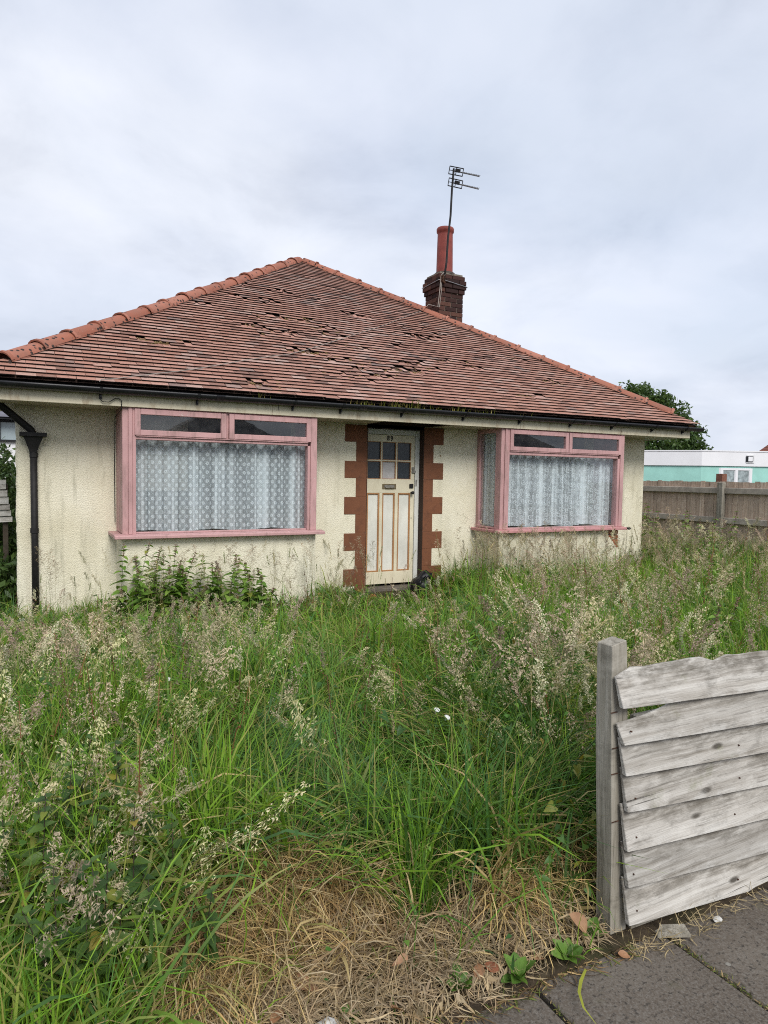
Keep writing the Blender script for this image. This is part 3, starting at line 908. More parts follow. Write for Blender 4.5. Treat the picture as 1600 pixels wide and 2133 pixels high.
gutter = gut.build("gutter", 'black', house, smooth=True, flip=False)
mb = MB(); x = 9.66
vs_ = [(x, GYC + GR * math.cos(math.pi + math.pi * k / 10), GZC + tz(x) + GR * math.sin(math.pi + math.pi * k / 10)) for k in range(11)]
mb.add(vs_ + [(x + .004, p[1], p[2]) for p in vs_], [tuple(range(11)), tuple(reversed(range(11, 22)))])
mb.build("stop_end", 'black', gutter)
for x in (-.25, .662, 1.62, 2.70, 3.30, 4.13, 5.05, 5.98, 6.90, 7.72, 8.58, 9.28):
    b = half_round([x - .014, x + .014], GYC, GZC + .001, GR + .007)
    t = tz(x)
    b.box(x - .012, x + .012, FY - .012, FY - .0005, 2.345 + t, 2.40 + t)
    b.box(x - .006, x + .006, GYC + .02, FY - .001, 2.36 + t, 2.385 + t)
    b.build("gutter_bracket", 'black', gutter)
for x in (1.85, 3.55, 5.55, 7.15):
    half_round([x - .045, x + .045], GYC, GZC + .0005, GR + .0045).build("gutter_joint", 'black', gutter, smooth=True, flip=False)
# downpipe, hopper and swan neck
mb = MB(); mb.tube([(.064, 7.945, 1.80), (.068, 7.945, .9), (.072, 7.945, .04)], .034, 12)
dp = mb.build("downpipe", 'iron', house, smooth=True)
def hop(zs_):
    b = MB(); vs_ = []
    for z, hx_, hy in zs_:
        vs_ += [(.062 - hx_, 7.945 - hy, z), (.062 + hx_, 7.945 - hy, z), (.062 + hx_, 7.945 + min(hy, .05), z), (.062 - hx_, 7.945 + min(hy, .05), z)]
    fs_ = [(4 * i + k, 4 * i + (k + 1) % 4, 4 * i + 4 + (k + 1) % 4, 4 * i + 4 + k) for i in range(len(zs_) - 1) for k in range(4)]
    fs_ += [(0, 3, 2, 1)]
    return b.add(vs_, fs_)
h = hop([(1.795, .036, .036), (1.83, .044, .042), (1.955, .092, .075), (1.957, .126, .10), (1.995, .126, .10), (1.995, .112, .088), (1.95, .09, .07)])
h.build("hopper_head", 'iron', dp)
mb = MB(); mb.tube([(.075, 7.93, 1.945), (.045, 7.92, 2.02), (-.25, 7.80, 2.27), (-.30, 7.78, 2.31)], .037, 12)
mb.build("waste_pipe", 'iron', dp, smooth=True)
for z in (1.74, .95):
    b = MB(); b.tube([(.066, 7.945, z), (.066, 7.945, z + .05)], .041, 12); b.build("pipe_collar", 'iron', dp)
# ------------------------------------------------------------------ roof
RXL, RXR, RY, RZ = -.50, 9.56, 7.31, 2.485
AX, AY, AZ = 4.53, 12.06, 5.56
TH = math.atan2(AZ - RZ, AY - RY)
CT, ST = math.cos(TH), math.sin(TH)
SL = math.hypot(AZ - RZ, AY - RY)
def rp(x, s, n=0.):
    return Vector((x, RY + s * CT - n * ST, RZ + tz(x) * (1 - s / SL) + s * ST + n * CT))
def xl(s): return RXL + (AX - RXL) * s / SL
def xr(s): return RXR + (AX - RXR) * s / SL
mb = MB()
YB = 17.4
def dz(p, d=-.001): return (p[0], p[1], p[2] + d)
A0, A1 = rp(RXL, 0), rp(RXR, 0); AP = Vector((AX, AY, AZ)); RB = Vector((AX, YB - (AY - RY), AZ)); B0 = Vector((RXL, YB, RZ)); B1 = Vector((RXR, YB, RZ))
mb.add([dz(p) for p in (A0, A1, AP)], [(0, 1, 2)])
roof = mb.build("roof", 'deck', house)
mb = MB()
mb.add([dz(p, -.02) for p in (A1, B1, RB, AP)], [(0, 1, 2, 3)]); lz = RZ + .42 * (AZ - RZ) / (AX - RXL)
mb.add([dz(p, -.02) for p in (A0, AP, RB, Vector((RXL + .42, YB - .42, lz)), Vector((RXL + .42, 8.95, lz)), Vector((RXL, 8.95, RZ)))], [(0, 1, 2, 3, 4, 5)]); mb.add([dz(p, -.02) for p in (Vector((RXL + .42, YB - .42, lz)), B1, RB)], [(0, 1, 2)])
mb.build("far_roof_slopes", 'tile', roof)
HOT = [(3.19, 2.41, .30), (3.55, 2.45, .30), (2.81, 1.91, .35), (3.72, 2.14, .35), (3.27, 1.31, .22), (4.02, 1.72, .28), (4.06, 1.0, .30), (4.41, 1.04, .35), (4.85, 1.19, .35), (3.8, .7, .35), (3.63, 1.17, .2),
       (2.37, .22, .2), (1.23, 1.12, .16), (1.48, 1.15, .18), (5.79, 1.48, .3), (7.04, 2.01, .25), (7.31, 1.11, .2), (6.32, .49, .14), (5.41, 2.43, .35), (2.89, 3.84, .25), (3.31, 3.7, .28), (3.75, 3.56, .3), (8.69, 1.52, .2), (5.73, 2.71, .4), (4.6, 3.0, .25), (4.9, 2.0, .2), (6.4, 1.9, .25), (2.2, 2.6, .2), (3.0, 3.1, .25)]
DARK = [(1.12, .03, .05), (6.60, .53, .06), (1.24, .3, .05)]
GA, TW, TL, TT = .0895, .1725, .170, .0115
tiles, frag = [], MB()
rt = random.Random(3)
k = 0
while k * GA < SL - .06:
    s0 = k * GA - .012
    off = (TW + .0025) * (.5 if k % 2 else 0.)
    j0 = int((xl(s0) - 1) / (TW + .0025)); j1 = int((xr(s0) + 1) / (TW + .0025)) + 1
    for j in range(j0, j1 + 1):
        xc = j * (TW + .0025) + off + rt.uniform(-.0015, .0015)
        if xc + TW / 2 < xl(s0) + .02 or xc - TW / 2 > xr(s0) - .02:
            continue
        hs = max([0] + [1 - math.hypot((xc - hx) * .62, (s0 + .05 - h_) * 1.5) / (r * .86) for hx, h_, r in HOT])
        if any(math.hypot((xc - hx) * .8, s0 + .02 - h_) < r for hx, h_, r in DARK):
            continue
        ds, rot, lift, cut = rt.gauss(0, .0015), rt.gauss(0, .006), 0., 1.
        if hs > 0:
            u = rt.random()
            if u < .05 + .16 * hs:
                if rt.random() < .8:
                    for q in range(rt.randint(3, 7)):
                        fx, fs = xc + rt.uniform(-.1, .1), s0 + rt.uniform(-.02, .12)
                        a = rt.uniform(0, 6.28); l_ = rt.uniform(.012, .05); w_ = rt.uniform(.006, .02)
                        n_ = .006 + rt.uniform(0, .028)
                        c_ = rp(fx, fs, n_)
                        e1 = Vector((math.cos(a), math.sin(a) * CT, math.sin(a) * ST)); e2 = Vector((-math.sin(a), math.cos(a) * CT, math.cos(a) * ST))
                        nn = Vector((0, -ST, CT)) + Vector((rt.gauss(0, .35), rt.gauss(0, .35), rt.gauss(0, .35)))
                        frag.obox(c_, e1 * l_, e2 * w_ + nn * rt.uniform(-.3, .3) * w_, nn.normalized() * .004)
                continue
            if u < .70:
                ds -= rt.uniform(0, .030); rot += rt.gauss(0, .05); lift = rt.uniform(0, .006)
                if rt.random() < .4:
                    cut = rt.uniform(.35, .85)
        elif rt.random() < .05:
            ds -= rt.uniform(0, .025); rot += rt.gauss(0, .035)
        xa, xb = xc - TW / 2, xc - TW / 2 + TW * cut
        pts = []
        for (n_lo, n_hi) in ((.0, .0),):
            for (dx, dl, nn) in ((xa, 0, .033 + lift), (xb, 0, .033 + lift), (xb, TL, .002), (xa, TL, .002)):
                X = xc + (dx - xc) * math.cos(rot) - (dl) * math.sin(rot) * 1.0
                S = s0 + ds + dl * math.cos(rot) + (dx - xc) * math.sin(rot)
                X = min(max(X, xl(S) + .004), xr(S) - .004)
                pts.append((X, S, nn))
        if abs(pts[1][0] - pts[0][0]) < .012:
            continue
        tiles.append(pts)
    k += 1
def tile_geo(pts):
    sag = .0035
    v = []
    for up in (0, 1):
        for (X, S, n_) in (pts[0], None, pts[1], pts[2], None, pts[3]) if False else pts:
            v.append(rp(X, S, n_ + (TT if up else 0)))
    return v, [(3, 2, 1, 0), (4, 5, 6, 7), (0, 1, 5, 4), (1, 2, 6, 5), (2, 3, 7, 6), (3, 0, 4, 7)]
camp = Vector((0, 0, 1.6)); cfw = Vector((.467135, .882642, -.052232)); crt = Vector((.884135, -.466926, .016876))
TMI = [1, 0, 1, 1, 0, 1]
def vis_rank(pts):
    c = rp((pts[0][0] + pts[1][0]) / 2, pts[0][1] + .05) - camp
    d = c.dot(cfw); u_ = c.dot(crt) / d
    return d if u_ > -.575 else 99
tiles.sort(key=vis_rank)
for pts in tiles[:295]:
    v, f_ = tile_geo(pts)
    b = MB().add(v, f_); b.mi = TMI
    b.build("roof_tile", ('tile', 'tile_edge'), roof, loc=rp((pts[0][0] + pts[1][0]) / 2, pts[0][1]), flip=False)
b = MB()
for pts in tiles[295:]:
    v, f_ = tile_geo(pts)
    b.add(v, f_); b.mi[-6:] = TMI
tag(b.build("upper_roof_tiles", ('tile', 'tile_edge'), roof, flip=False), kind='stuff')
tag(frag.build("broken_tile_fragments", 'tile', roof), kind='stuff')
# moss and grit caught in the worst patches
b = MB()
for hx, h_, r in HOT[:18]:
    for q in range(26):
        fx, fs = hx + rt.gauss(0, r * .7), h_ + rt.gauss(0, r * .28)
        a = rt.uniform(0, 3.14); l_ = rt.uniform(.008, .03)
        c_ = rp(fx, fs, .022 + rt.uniform(0, .01)); e1 = Vector((math.cos(a), math.sin(a) * CT, math.sin(a) * ST)); e2 = Vector((-math.sin(a), math.cos(a) * CT, math.cos(a) * ST))
        b.obox(c_, e1 * l_, e2 * .007, Vector((0, -ST, CT)) * .006)
tag(b.build("moss_and_grit", 'moss', roof), kind='stuff')
# hip tiles
def hip_run(P0, P1, L, w_):
    d = (P1 - P0); n_ = int(d.length / L) + 1; d.normalize()
    side = d.cross(Vector((0, 0, 1))).normalized(); up = side.cross(d).normalized()
    for i in range(n_):
        a = P0 + d * (i * L); b_ = a + d * min(L + .015, (P1 - a).length)
        if (b_ - a).length < .08:
            continue
        rings = []
        for t_, rr, h_ in ((0, 1.06, .012), (.085, 1.05, .011), (.095, .99, .002), (.6, .97, .0), (1., .95, -.004)):
            c_ = a.lerp(b_, t_)
            for th_ in range(9):
                an = math.pi * (th_ / 8)
                x_ = -math.cos(an) * .150 * rr * w_; y_ = math.sin(an) ** 1.05 * .088 * rr - .022 + h_
                rings.append(c_ + side * x_ + up * y_)
        for t_, rr, h_ in ((1., .86, -.016), (0, 1.05, .004)):
            c_ = a.lerp(b_, t_)
            for th_ in range(9):
                an = math.pi * (th_ / 8)
                rings.append(c_ + side * (-math.cos(an) * .150 * rr * w_) + up * (math.sin(an) ** 1.05 * .088 * rr - .032 + h_))
        fs_ = [(r_ * 9 + q, r_ * 9 + q + 1, r_ * 9 + q + 10, r_ * 9 + q + 9) for r_ in range(6) for q in range(8)]
        fs_ += [(6 * 9 + q, 6 * 9 + q + 1, q + 1, q) for q in range(8)]
        j = Vector((rt.gauss(0, .004), rt.gauss(0, .004), rt.gauss(0, .003)))
        bb = MB().add([p + j for p in rings], fs_)
        o = bb.build("hip_tile", 'hip', roof, loc=a)
        o.data.polygons.foreach_set('use_smooth', [True] * len(o.data.polygons))
        es = o.modifiers.new('es', 'EDGE_SPLIT'); es.split_angle = R(38)
up_n = Vector((0, 0, .040))
mb = MB()
for (P0, P1) in ((rp(RXR - .30, .30), AP), (rp(RXL + .30, .30), AP)):
    d_ = (P1 - P0); L_ = d_.length / 2; d_.normalize(); s_ = d_.cross(Vector((0, 0, 1))).normalized()
    mb.obox((P0 + P1) / 2 + Vector((0, 0, -.012)), d_ * L_, s_ * .098, Vector((0, 0, .03)))
mb.build("hip_bedding", 'beddark', roof)
hip_run(rp(RXR - .30, .30) + up_n, AP + up_n + Vector((.06, -.05, -.03)), .452, .74)
hip_run(rp(RXL + .30, .30) + up_n, AP + up_n + Vector((-.06, -.05, -.03)), .452, .74)
hip_run(AP + Vector((0, .12, .03)), RB + up_n, .45, .85)
# broken end at the apex
# grass growing out of the gutter
for gi, (x0, n_, h_) in enumerate(((3.57, 26, .055), (4.03, 34, .085), (4.30, 34, .10), (4.95, 30, .07), (5.33, 26, .07), (3.82, 14, .05), (4.62, 14, .05), (2.30, 8, .06), (6.05, 8, .05))):
    t = thing("gutter_weed", "", "weed", (x0, 7.31, 2.45 + tz(x0)), "tufts of grass growing in the gutter")
    t['label'] = ["low yellow-green grass tuft in the gutter left of the front door", "bright grass tuft in the gutter above the left side of the door", "tallest yellow grass tuft in the gutter above the house number", "green moss and grass tuft in the gutter just right of the door", "grass tuft in the gutter nearest the right bay window", "small sparse tuft in the gutter above the left quoins", "small sparse tuft in the gutter above the right door jamb", "few dry blades in the gutter above the left bay window", "few dry blades in the gutter above the left end of the right bay"][gi]
    V, F, Cc = [], [], []
    for q in range(n_):
        bx_, by_ = x0 + rt.gauss(0, .08), 7.31 + rt.uniform(-.03, .03)
        a = rt.uniform(0, 6.28); l_ = h_ * rt.uniform(.5, 1.5) + .05; ln = rt.uniform(.1, .8)
        p0 = Vector((bx_, by_, 2.42 + tz(x0))); d1 = Vector((math.cos(a) * ln, math.sin(a) * ln, 1)).normalized()
        p1 = p0 + d1 * l_ * .6; p2 = p1 + (d1 + Vector((math.cos(a), math.sin(a), -.3)) * .5).normalized() * l_ * .4
        sd_ = Vector((-math.sin(a), math.cos(a), 0)) * .004
        b0 = len(V); V += [p0 - sd_, p0 + sd_, p1 - sd_, p1 + sd_, p2 - sd_ * .2, p2 + sd_ * .2]
        F += [(b0, b0 + 1, b0 + 3, b0 + 2), (b0 + 2, b0 + 3, b0 + 5, b0 + 4)]
        c_ = (.20, .22, .04) if rt.random() < .55 else (.36, .29, .10)
        Cc += [c_] * 6
    o = tag(np_mesh("blades", np.array([tuple(p) for p in V]), np.array(F), 'grass', t, np.array(Cc), (x0, 7.31, 2.45 + tz(x0))), kind='stuff')

# ------------------------------------------------------------------ chimney
CX0, CX1, CY0, CY1 = 6.55, 7.06, 10.40, 10.88
ch = MB(); ch.box(CX0 + .012, CX1 - .012, CY0 + .012, CY1 - .012, 3.8, 5.28)

chim = ch.build("chimney", 'mortar', house)
tag(chim, "dark brick chimney stack with corbelled top")
def course(z, grow, odd, hgt=.072):
    x0, x1, y0, y1 = CX0 - grow, CX1 + grow, CY0 - grow, CY1 + grow
    w = .112; g = .009
    def br(a, b, c, d):
        MB().box(a + rt.uniform(0, .003), b - rt.uniform(0, .003), c + rt.uniform(-.003, .002), d, z, z + hgt).build("brick", 'brick', chim, bevel=.004)
    n = [.235, .235] if odd else [.118, .235, .118]
    tot = sum(n) + g * (len(n) - 1); k_ = (x1 - x0) / tot
    x = x0
    for q in n:
        br(x, x + q * k_, y0, y0 + w); x += (q + g) * k_
    yy0 = y0 + w + g; L = (y1 - yy0)
    n = [.118, .235] if odd else [.235, .118]
    k_ = L / (sum(n) + g); y = yy0
    for q in n:
        MB().box(x0 + rt.uniform(-.003, .002), x0 + w, y, y + q * k_, z, z + hgt).build("brick", 'brick', chim, bevel=.004)
        MB().box(x1 - w, x1, y, y + q * k_, z, z + hgt).build("brick", 'brick', chim, bevel=.004)
        y += (q + g) * k_
z = 4.28; i = 0
while z < 4.92:
    course(z, 0., i % 2); z += .081; i += 1
for g in (.022, .042, .042, .020):
    course(z, g, i % 2); z += .081; i += 1
mb = MB(); mb.obox(((CX0 + CX1) / 2, (CY0 + CY1) / 2, z + .012), (.24, 0, 0), (0, .22, 0), (0, 0, .02)); mb.lathe(((CX0 + CX1) / 2, (CY0 + CY1) / 2, z + .02), [(.24, 0), (.18, .06), (.12, .08)], 16)
mb.build("flaunching", 'beddark', chim)
PCX, PCY = 6.812, 10.66
pot = MB(); pot.lathe((PCX, PCY, 0), [(.152, z - .01), (.150, z + .2), (.140, 6.02), (.140, 6.06), (.158, 6.075), (.160, 6.13), (.150, 6.15), (.120, 6.152), (.115, 5.9), (.1, 5.5)], 28)
tag(pot.build("chimney_pot", 'pot', chim, smooth=True), "tall red clay pot with rolled rim")

# ------------------------------------------------------------------ aerial
aer = thing("television_aerial", "thin dark mast with two stacked aerials strapped to the brick chimney", "aerial", (6.60, 10.33, 5.0))
mp_ = [(6.585, 10.325, 5.08), (6.640, 10.33, 5.42), (6.660, 10.33, 5.85), (6.705, 10.33, 6.25), (6.722, 10.33, 6.7), (6.752, 10.33, 7.08)]
mast = MB().tube(mp_, .019, 8).build("mast", 'iron', aer, smooth=True)
def yagi(zc, xc, tilt):
    t = MB()
    c = Vector((xc, 10.31, zc)); ax = Vector((1, 0, tilt)).normalized()
    up = Vector((0, -.30, .954)); bk = ax.cross(up).normalized()
    def P(a, b, c_=0.): return c + ax * a + up * b + bk * c_
    t.tube([P(-.02, 0), P(.52, -.01)], .011, 6)
    for q in range(11):
        x = .12 + q * .037
        t.tube([P(x, 0, -.07), P(x, 0, .07)], .0045, 5)
    boom = t.build("boom", 'alu', aer)
    r_ = MB()
    for z_ in (-.062, .062):
        r_.tube([P(-.13, z_, .0), P(.16, z_, 0.)], .009, 6)
    for x in (-.13, .015, .16):
        r_.tube([P(x, -.065), P(x, .065)], .008, 6)
    r_.tube([P(-.13, 0.), P(.16, 0.)], .006, 6)
    r_.build("reflector", 'iron', boom)
    MB().obox(P(.04, .012, .012), ax * .045, up * .028, bk * .02).build("junction_box", 'iron', boom)
yagi(7.035, 6.775, .06); yagi(6.825, 6.765, .03)
mb = MB(); mb.obox((6.555, 10.335, 5.13), (.035, -.02, 0), (.01, .02, 0), (0, 0, .06)); mb.obox((6.60, 10.335, 5.13), (.02, .0, 0), (0, .012, 0), (0, 0, .075))
for q in range(4):
    a = q * 1.3
    mb.tube([(6.56 + .02 * q, 10.33, 5.20), (6.54 + .03 * math.cos(a), 10.30, 5.13 + .05 * math.sin(a)), (6.58 + .015 * q, 10.31, 5.06)], .007, 5)
mb.build("chimney_bracket", 'rust', aer)
mb = MB(); mb.tube([(6.50, 10.93, 5.085), (6.50, 10.345, 5.11), (6.57, 10.335, 5.12), (7.11, 10.345, 5.06), (7.11, 10.9, 5.05)], .006, 6)
mb.build("lashing_wire", 'alu', aer)
cab = thing("aerial_cable", "pale cable slung across the roof tiles from the gutter to the chimney", "cable", (3.8, 9.0, 3.8))
cp = [(.64, -.06), (.67, .0), (1.09, .15), (1.8, .51), (2.95, 1.11), (3.85, 1.76), (5.01, 2.69), (6.0, 3.52), (6.34, 3.83)]
pts = []
for i in range(len(cp) - 1):
    for q in range(4):
        t = q / 4.
        x = cp[i][0] + (cp[i + 1][0] - cp[i][0]) * t; s = cp[i][1] + (cp[i + 1][1] - cp[i][1]) * t
        pts.append(rp(x, s, .055 + .008 * math.sin(i * 4 + q)))
pts += [rp(6.40, 3.90, .11)]
MB().tube(pts, .0045, 5).build("roof_run", 'cable', cab)
MB().tube([rp(6.40, 3.90, .11), (6.46, 10.30, 4.62), (6.515, 10.33, 4.95), (6.53, 10.33, 5.18), (6.58, 10.31, 5.24)], .008, 5).build("chimney_run", 'cable', cab)
MB().tube([rp(6.42, 3.93, .10), (6.50, 10.31, 4.62), (6.555, 10.34, 4.95), (6.545, 10.33, 5.16), (6.61, 10.31, 5.2)], .007, 5).build("chimney_run", 'cable', cab)
wire = MB().tube([(.655, 7.372, 2.335), (.68, 7.370, 2.305), (.74, 7.371, 2.305), (.80, 7.370, 2.345), (.83, 7.369, 2.35), (.86, 7.372, 2.325), (.862, 7.41, 2.24), (.856, 7.93, 2.2), (.852, 7.96, 1.6), (.856, 7.96, 1.05)], .0045, 5).build("fascia_wire", 'iron')
tag(wire, "thin black wire looping along the fascia and down beside the left bay", "wire")

# ------------------------------------------------------------------ net curtains
def curtain(name, path, z0, z1, mat, label, u0=0., amp=.022, per=.15):
    pth = [Vector((x, y)) for x, y in path]
    seg = [(pth[i + 1] - pth[i]).length for i in range(len(pth) - 1)]; tot = sum(seg)
    n = int(tot / .012); V, UV = [], []
    u = u0
    prev = None
    zs_ = np.linspace(z0, z1, 8)
    for i in range(n + 1):
        d = tot * i / n; k = 0
        while k < len(seg) - 1 and d > seg[k]:
            d -= seg[k]; k += 1
        t = (pth[k + 1] - pth[k]).normalized(); nn = Vector((t.y, -t.x))
        base = pth[k] + t * d
        g = tot * i / n + u0
        for zi, z in enumerate(zs_):
            a = amp * (1.15 - .3 * zi / 7)
            w_ = a * math.sin(2 * math.pi * g / per + 1.8 * math.sin(g * 5.3) + .25 * math.sin(zi * .7 + g * 2)) + .4 * a * math.sin(2 * math.pi * g / (per * .37) + 2.2 * math.sin(g * 3.1))
            p = base + nn * w_
            V.append((p.x, p.y, z + (.012 * math.sin(g * 9) if zi == 0 else 0)))
        c = Vector(V[-8][:2])
        if prev is not None:
            u += (c - prev).length
        prev = c
        UV += [(u, z) for z in zs_]
    F = [(i * 8 + q, (i + 1) * 8 + q, (i + 1) * 8 + q + 1, i * 8 + q + 1) for i in range(n) for q in range(7)]
    me = bpy.data.meshes.new(name); me.from_pydata(V, [], F)
    ul = me.uv_layers.new(name='UVMap')
    for lp in me.loops:
        ul.data[lp.index].uv = UV[lp.vertex_index]
    me.materials.append(MT[mat]); me.shade_smooth()
    o = bpy.data.objects.new(name, me); link(o, None, (0, 0, 0))
    return tag(o, label, "curtain", "net curtains in the bay windows")
curtain("net_curtain", [(.96, 7.575), (2.96, 7.575)], .972, 1.985, 'net_flower', "white net curtain with a daisy pattern behind the left bay window")
curtain("net_curtain", [(5.86, 7.575), (7.99, 7.575)], .925, 1.975, 'net_swirl', "white net curtain with swirls behind the front pane of the right bay", amp=.018, per=.13)
curtain("net_curtain", [(5.835, 7.975), (5.835, 7.60)], .935, 2.26, 'net_swirl', "narrow swirl net curtain in the side pane of the right bay", 3.1, amp=.016, per=.11)

# ------------------------------------------------------------------ front fence
ff = thing("weatherboard_fence", "low silvered weatherboard fence with a split top board beside the pavement", "fence", (2.6, 1.62, 0))
mb = MB(); tilt = Vector((-.040, .0, 1.0)).normalized()
b0 = Vector((1.823, 1.660, -.15)); ht = 1.200
ax, ay = Vector((.0375, 0, .003)), Vector((0, .036, 0))
vs_ = []
for t_, sc in ((0, 1.), (.35, 1.), (.7, .99), (.985, 1.), (1., .97)):
    c = b0 + tilt * ht * t_
    for (i, j) in ((-1, -1), (1, -1), (1, 1), (-1, 1)):
        vs_.append(c + ax * i * sc + ay * j * sc + Vector((.003 * math.sin(t_ * 9 + i), .002 * math.cos(t_ * 7 + j), .004 * i * (t_ > .9))))
fs_ = [(4 * r_ + k, 4 * r_ + (k + 1) % 4, 4 * r_ + 4 + (k + 1) % 4, 4 * r_ + 4 + k) for r_ in range(4) for k in range(4)] + [(0, 3, 2, 1), (16, 17, 18, 19)]
post = mb.add(vs_, fs_).build("post", 'postwood', ff, bevel=.0025)
MB().box(4.80, 4.90, 1.625, 1.72, -.15, 1.05).build("post", 'postwood', ff, bevel=.005)
for (zz, xx) in ((.815, 1.752), (.69, 1.764), (.43, 1.775), (.60, 1.765)):
    MB().obox((xx + .0, 1.619, zz), (.016, 0, .0), (0, .001, 0), (0, 0, .0015)).build("nail", 'rust', post)
# boards: x-left, top-left, bottom-left, top at x=2.58, bottom at x=2.58
BD = [(1.740, .972, .838, .942, .796), (1.752, .785, .711, .830, .665), (1.765, .730, .603, .685, .545), (1.780, .625, .473, .565, .412), (1.786, .495, .334, .435, .276), (1.797, .360, .204, .300, .137), (1.806, .232, .068, .165, -.002)]
rb = random.Random(9)
for i, (x0, tl, bl, tr_, br_) in enumerate(BD):
    x1 = 4.90
    n = 44
    tops, bots = [], []
    for q in range(n + 1):
        x = x0 + (x1 - x0) * q / n
        f = (x - x0) / (2.58 - x0)
        f = min(f, 1.15); zt = tl + (tr_ - tl) * f; zb = bl + (br_ - bl) * f
        zb += .0008 * mnoise.noise((x * 7, i * 5.7, 4))
        if i == 0:
            zt += .010 * mnoise.noise((x * 11, 2.2, 7)) - .030 * math.exp(-((x - 2.225) / .035) ** 2) - (.030 if x < 1.80 else 0) + .012 * math.exp(-((x - 2.15) / .12) ** 2)
        if i == 1:
            zt = .782 + .075 * float(smooth(1.78, 2.30, x)) + .004 * mnoise.noise((x * 9, 7.2, 3))
        tops.append((x, zt)); bots.append((x, zb))
    b = MB(); vs_ = []
    for (x, zt), (_, zb) in zip(tops, bots):
        e = .0006 * math.sin(x * 2.3 + i)
        lx = x + (.010 * (0) if x > x0 + .01 else 0)
        vs_ += [(x + .012 * 0, 1.580 + e, zb), (x, 1.606 + e * .5, zt), (x, 1.615 + e * .5, zt), (x, 1.600 + e, zb)]
    # slanted sawn end
    for q in range(4):
        x, y, z_ = vs_[q]; vs_[q] = (x + (.014 if q in (0, 3) else 0.), y, z_)
    fs_ = [(4 * q + k, 4 * q + (k + 1) % 4, 4 * q + 4 + (k + 1) % 4, 4 * q + 4 + k) for q in range(n) for k in range(4)] + [(0, 3, 2, 1), (4 * n, 4 * n + 1, 4 * n + 2, 4 * n + 3)]
    b.add(vs_, fs_)
    o = b.build("board", 'greywood', ff, bevel=.002)
    at_ = o.data.attributes.new('edge', 'FLOAT', 'POINT'); at_.data.foreach_set('value', [0., 1., 1., 0.] * (n + 1))
    if i == 0: tag(o, "split top board with a torn upper edge and flaking whitewash")
    if i == 1: tag(o, "rotted board tapering to a curved broken corner")
    if i in (1, 2, 3, 4, 5, 6):
        for xx in [q_ for q_ in (x0 + rb.uniform(.03, .07), 2.38 + rb.uniform(-.06, .06)) if rb.random() < .8]:
            MB().tube([(xx, 1.590, (bl + .045) - (xx - x0) * .07), (xx, 1.583, (bl + .045) - (xx - x0) * .07)], .0028, 6).build("nail", 'rust', o)
mb = MB(); mb.box(1.87, 4.80, 1.617, 1.640, -.05, .06); mb.box(1.87, 4.80, 1.622, 1.655, .70, .78); mb.box(1.87, 4.8, 1.622, 1.655, .25, .33)
mb.build("rail", 'postwood', ff)

# ------------------------------------------------------------------ right boundary fence
rf = thing("close_board_fence", "brown vertical close-board fence with grey rails along the right boundary", "fence", (12, 8, 0))
y = 4.6; i = 0
while y < 13.4:
    w = rb.uniform(.098, .112)
    MB().box(12.02 + .006 * (i % 2), 12.034 + .006 * (i % 2), y, y + w - .004, -.05, 1.615 + rb.uniform(-.012, .010)).build("board", 'brownwood', rf)
    y += w; i += 1
yy = [4.6, 6.55, 8.56, 10.6, 12.6]
for q in range(5):
    MB().box(11.90, 12.0, yy[q] - .06, yy[q] + .06, -.1, 1.60).build("post", 'postwood', rf, bevel=.006)
for q in range(4):
    for zc in (1.44, .86, .22):
        b = MB(); b.obox((11.99, (yy[q] + yy[q + 1]) / 2, zc), (.028, 0, -.0), (0, (yy[q + 1] - yy[q]) / 2 - .062, 0), (0, 0, .058))
        b.build("rail", 'railwood_y', rf, bevel=.008)

# ------------------------------------------------------------------ turquoise neighbour
C0 = Vector((19.46, 14.68, 0)); dR = Vector((21.9 - 19.46, 13.30 - 14.68, 0)).normalized(); dL = Vector((17.80 - 19.46, 15.60 - 14.68, 0)).normalized()
dR = Vector((.884, -.467, 0)); dL = Vector((-.62, .785, 0)).normalized()
nR = Vector((-dR.y * -1, dR.x * -1, 0)); 
tb = thing("flat_roofed_building", "turquoise rendered flat-roofed building with a white fascia beyond the right fence", "building", C0)
def P2(a, b, z): return C0 + dR * a + dL * b + Vector((0, 0, z))
def slab2(a0, a1, b0, b1, z0, z1):
    m = MB(); m.add([P2(a, b, z) for z in (z0, z1) for b in (b0, b1) for a in (a0, a1)], [(0, 2, 3, 1), (4, 5, 7, 6), (0, 1, 5, 4), (2, 6, 7, 3), (0, 4, 6, 2), (1, 3, 7, 5)])
    return m
slab2(.12, 8, .12, 5, -.1, 2.2).build("wall", 'turq', tb)
m = MB()
for (a0, a1, b0, b1) in ((0, 8, -.0, .11), (0, .11, .11, 5)):
    slab = slab2(a0, a1, b0, b1, 2.135, 2.60); m.add(slab.v, slab.f)
m.build("fascia", 'upvc', tb)
slab2(-.04, 8, -.04, 5, 2.602, 2.64).build("roof", 'upvc', tb)
wf = MB()
for (a0, a1, z0, z1) in ((.70, 1.72, 1.50, 1.575), (.70, 1.72, 2.00, 2.07), (.70, .77, 1.575, 2.0), (1.18, 1.25, 1.575, 2.0), (1.65, 1.72, 1.575, 2.0)):
    s = slab2(a0, a1, .05, .119, z0, z1); wf.add(s.v, s.f)
wn_ = wf.build("window", 'upvc', tb)
for a0, a1 in ((.77, 1.18), (1.25, 1.65)):
    slab2(a0, a1, .09, .118, 1.575, 2.0).build("pane", 'farnet', wn_)
m = slab2(1.42, 1.66, -.05, -.001, 2.24, 2.52); m.build("light_recess", 'whitewall', tb)
fl = thing("floodlight", "small black security floodlight on the white fascia", "floodlight", P2(1.44, -.1, 2.36))
slab2(1.38, 1.56, -.10, -.052, 2.28, 2.47).build("housing", 'darkframe', fl)
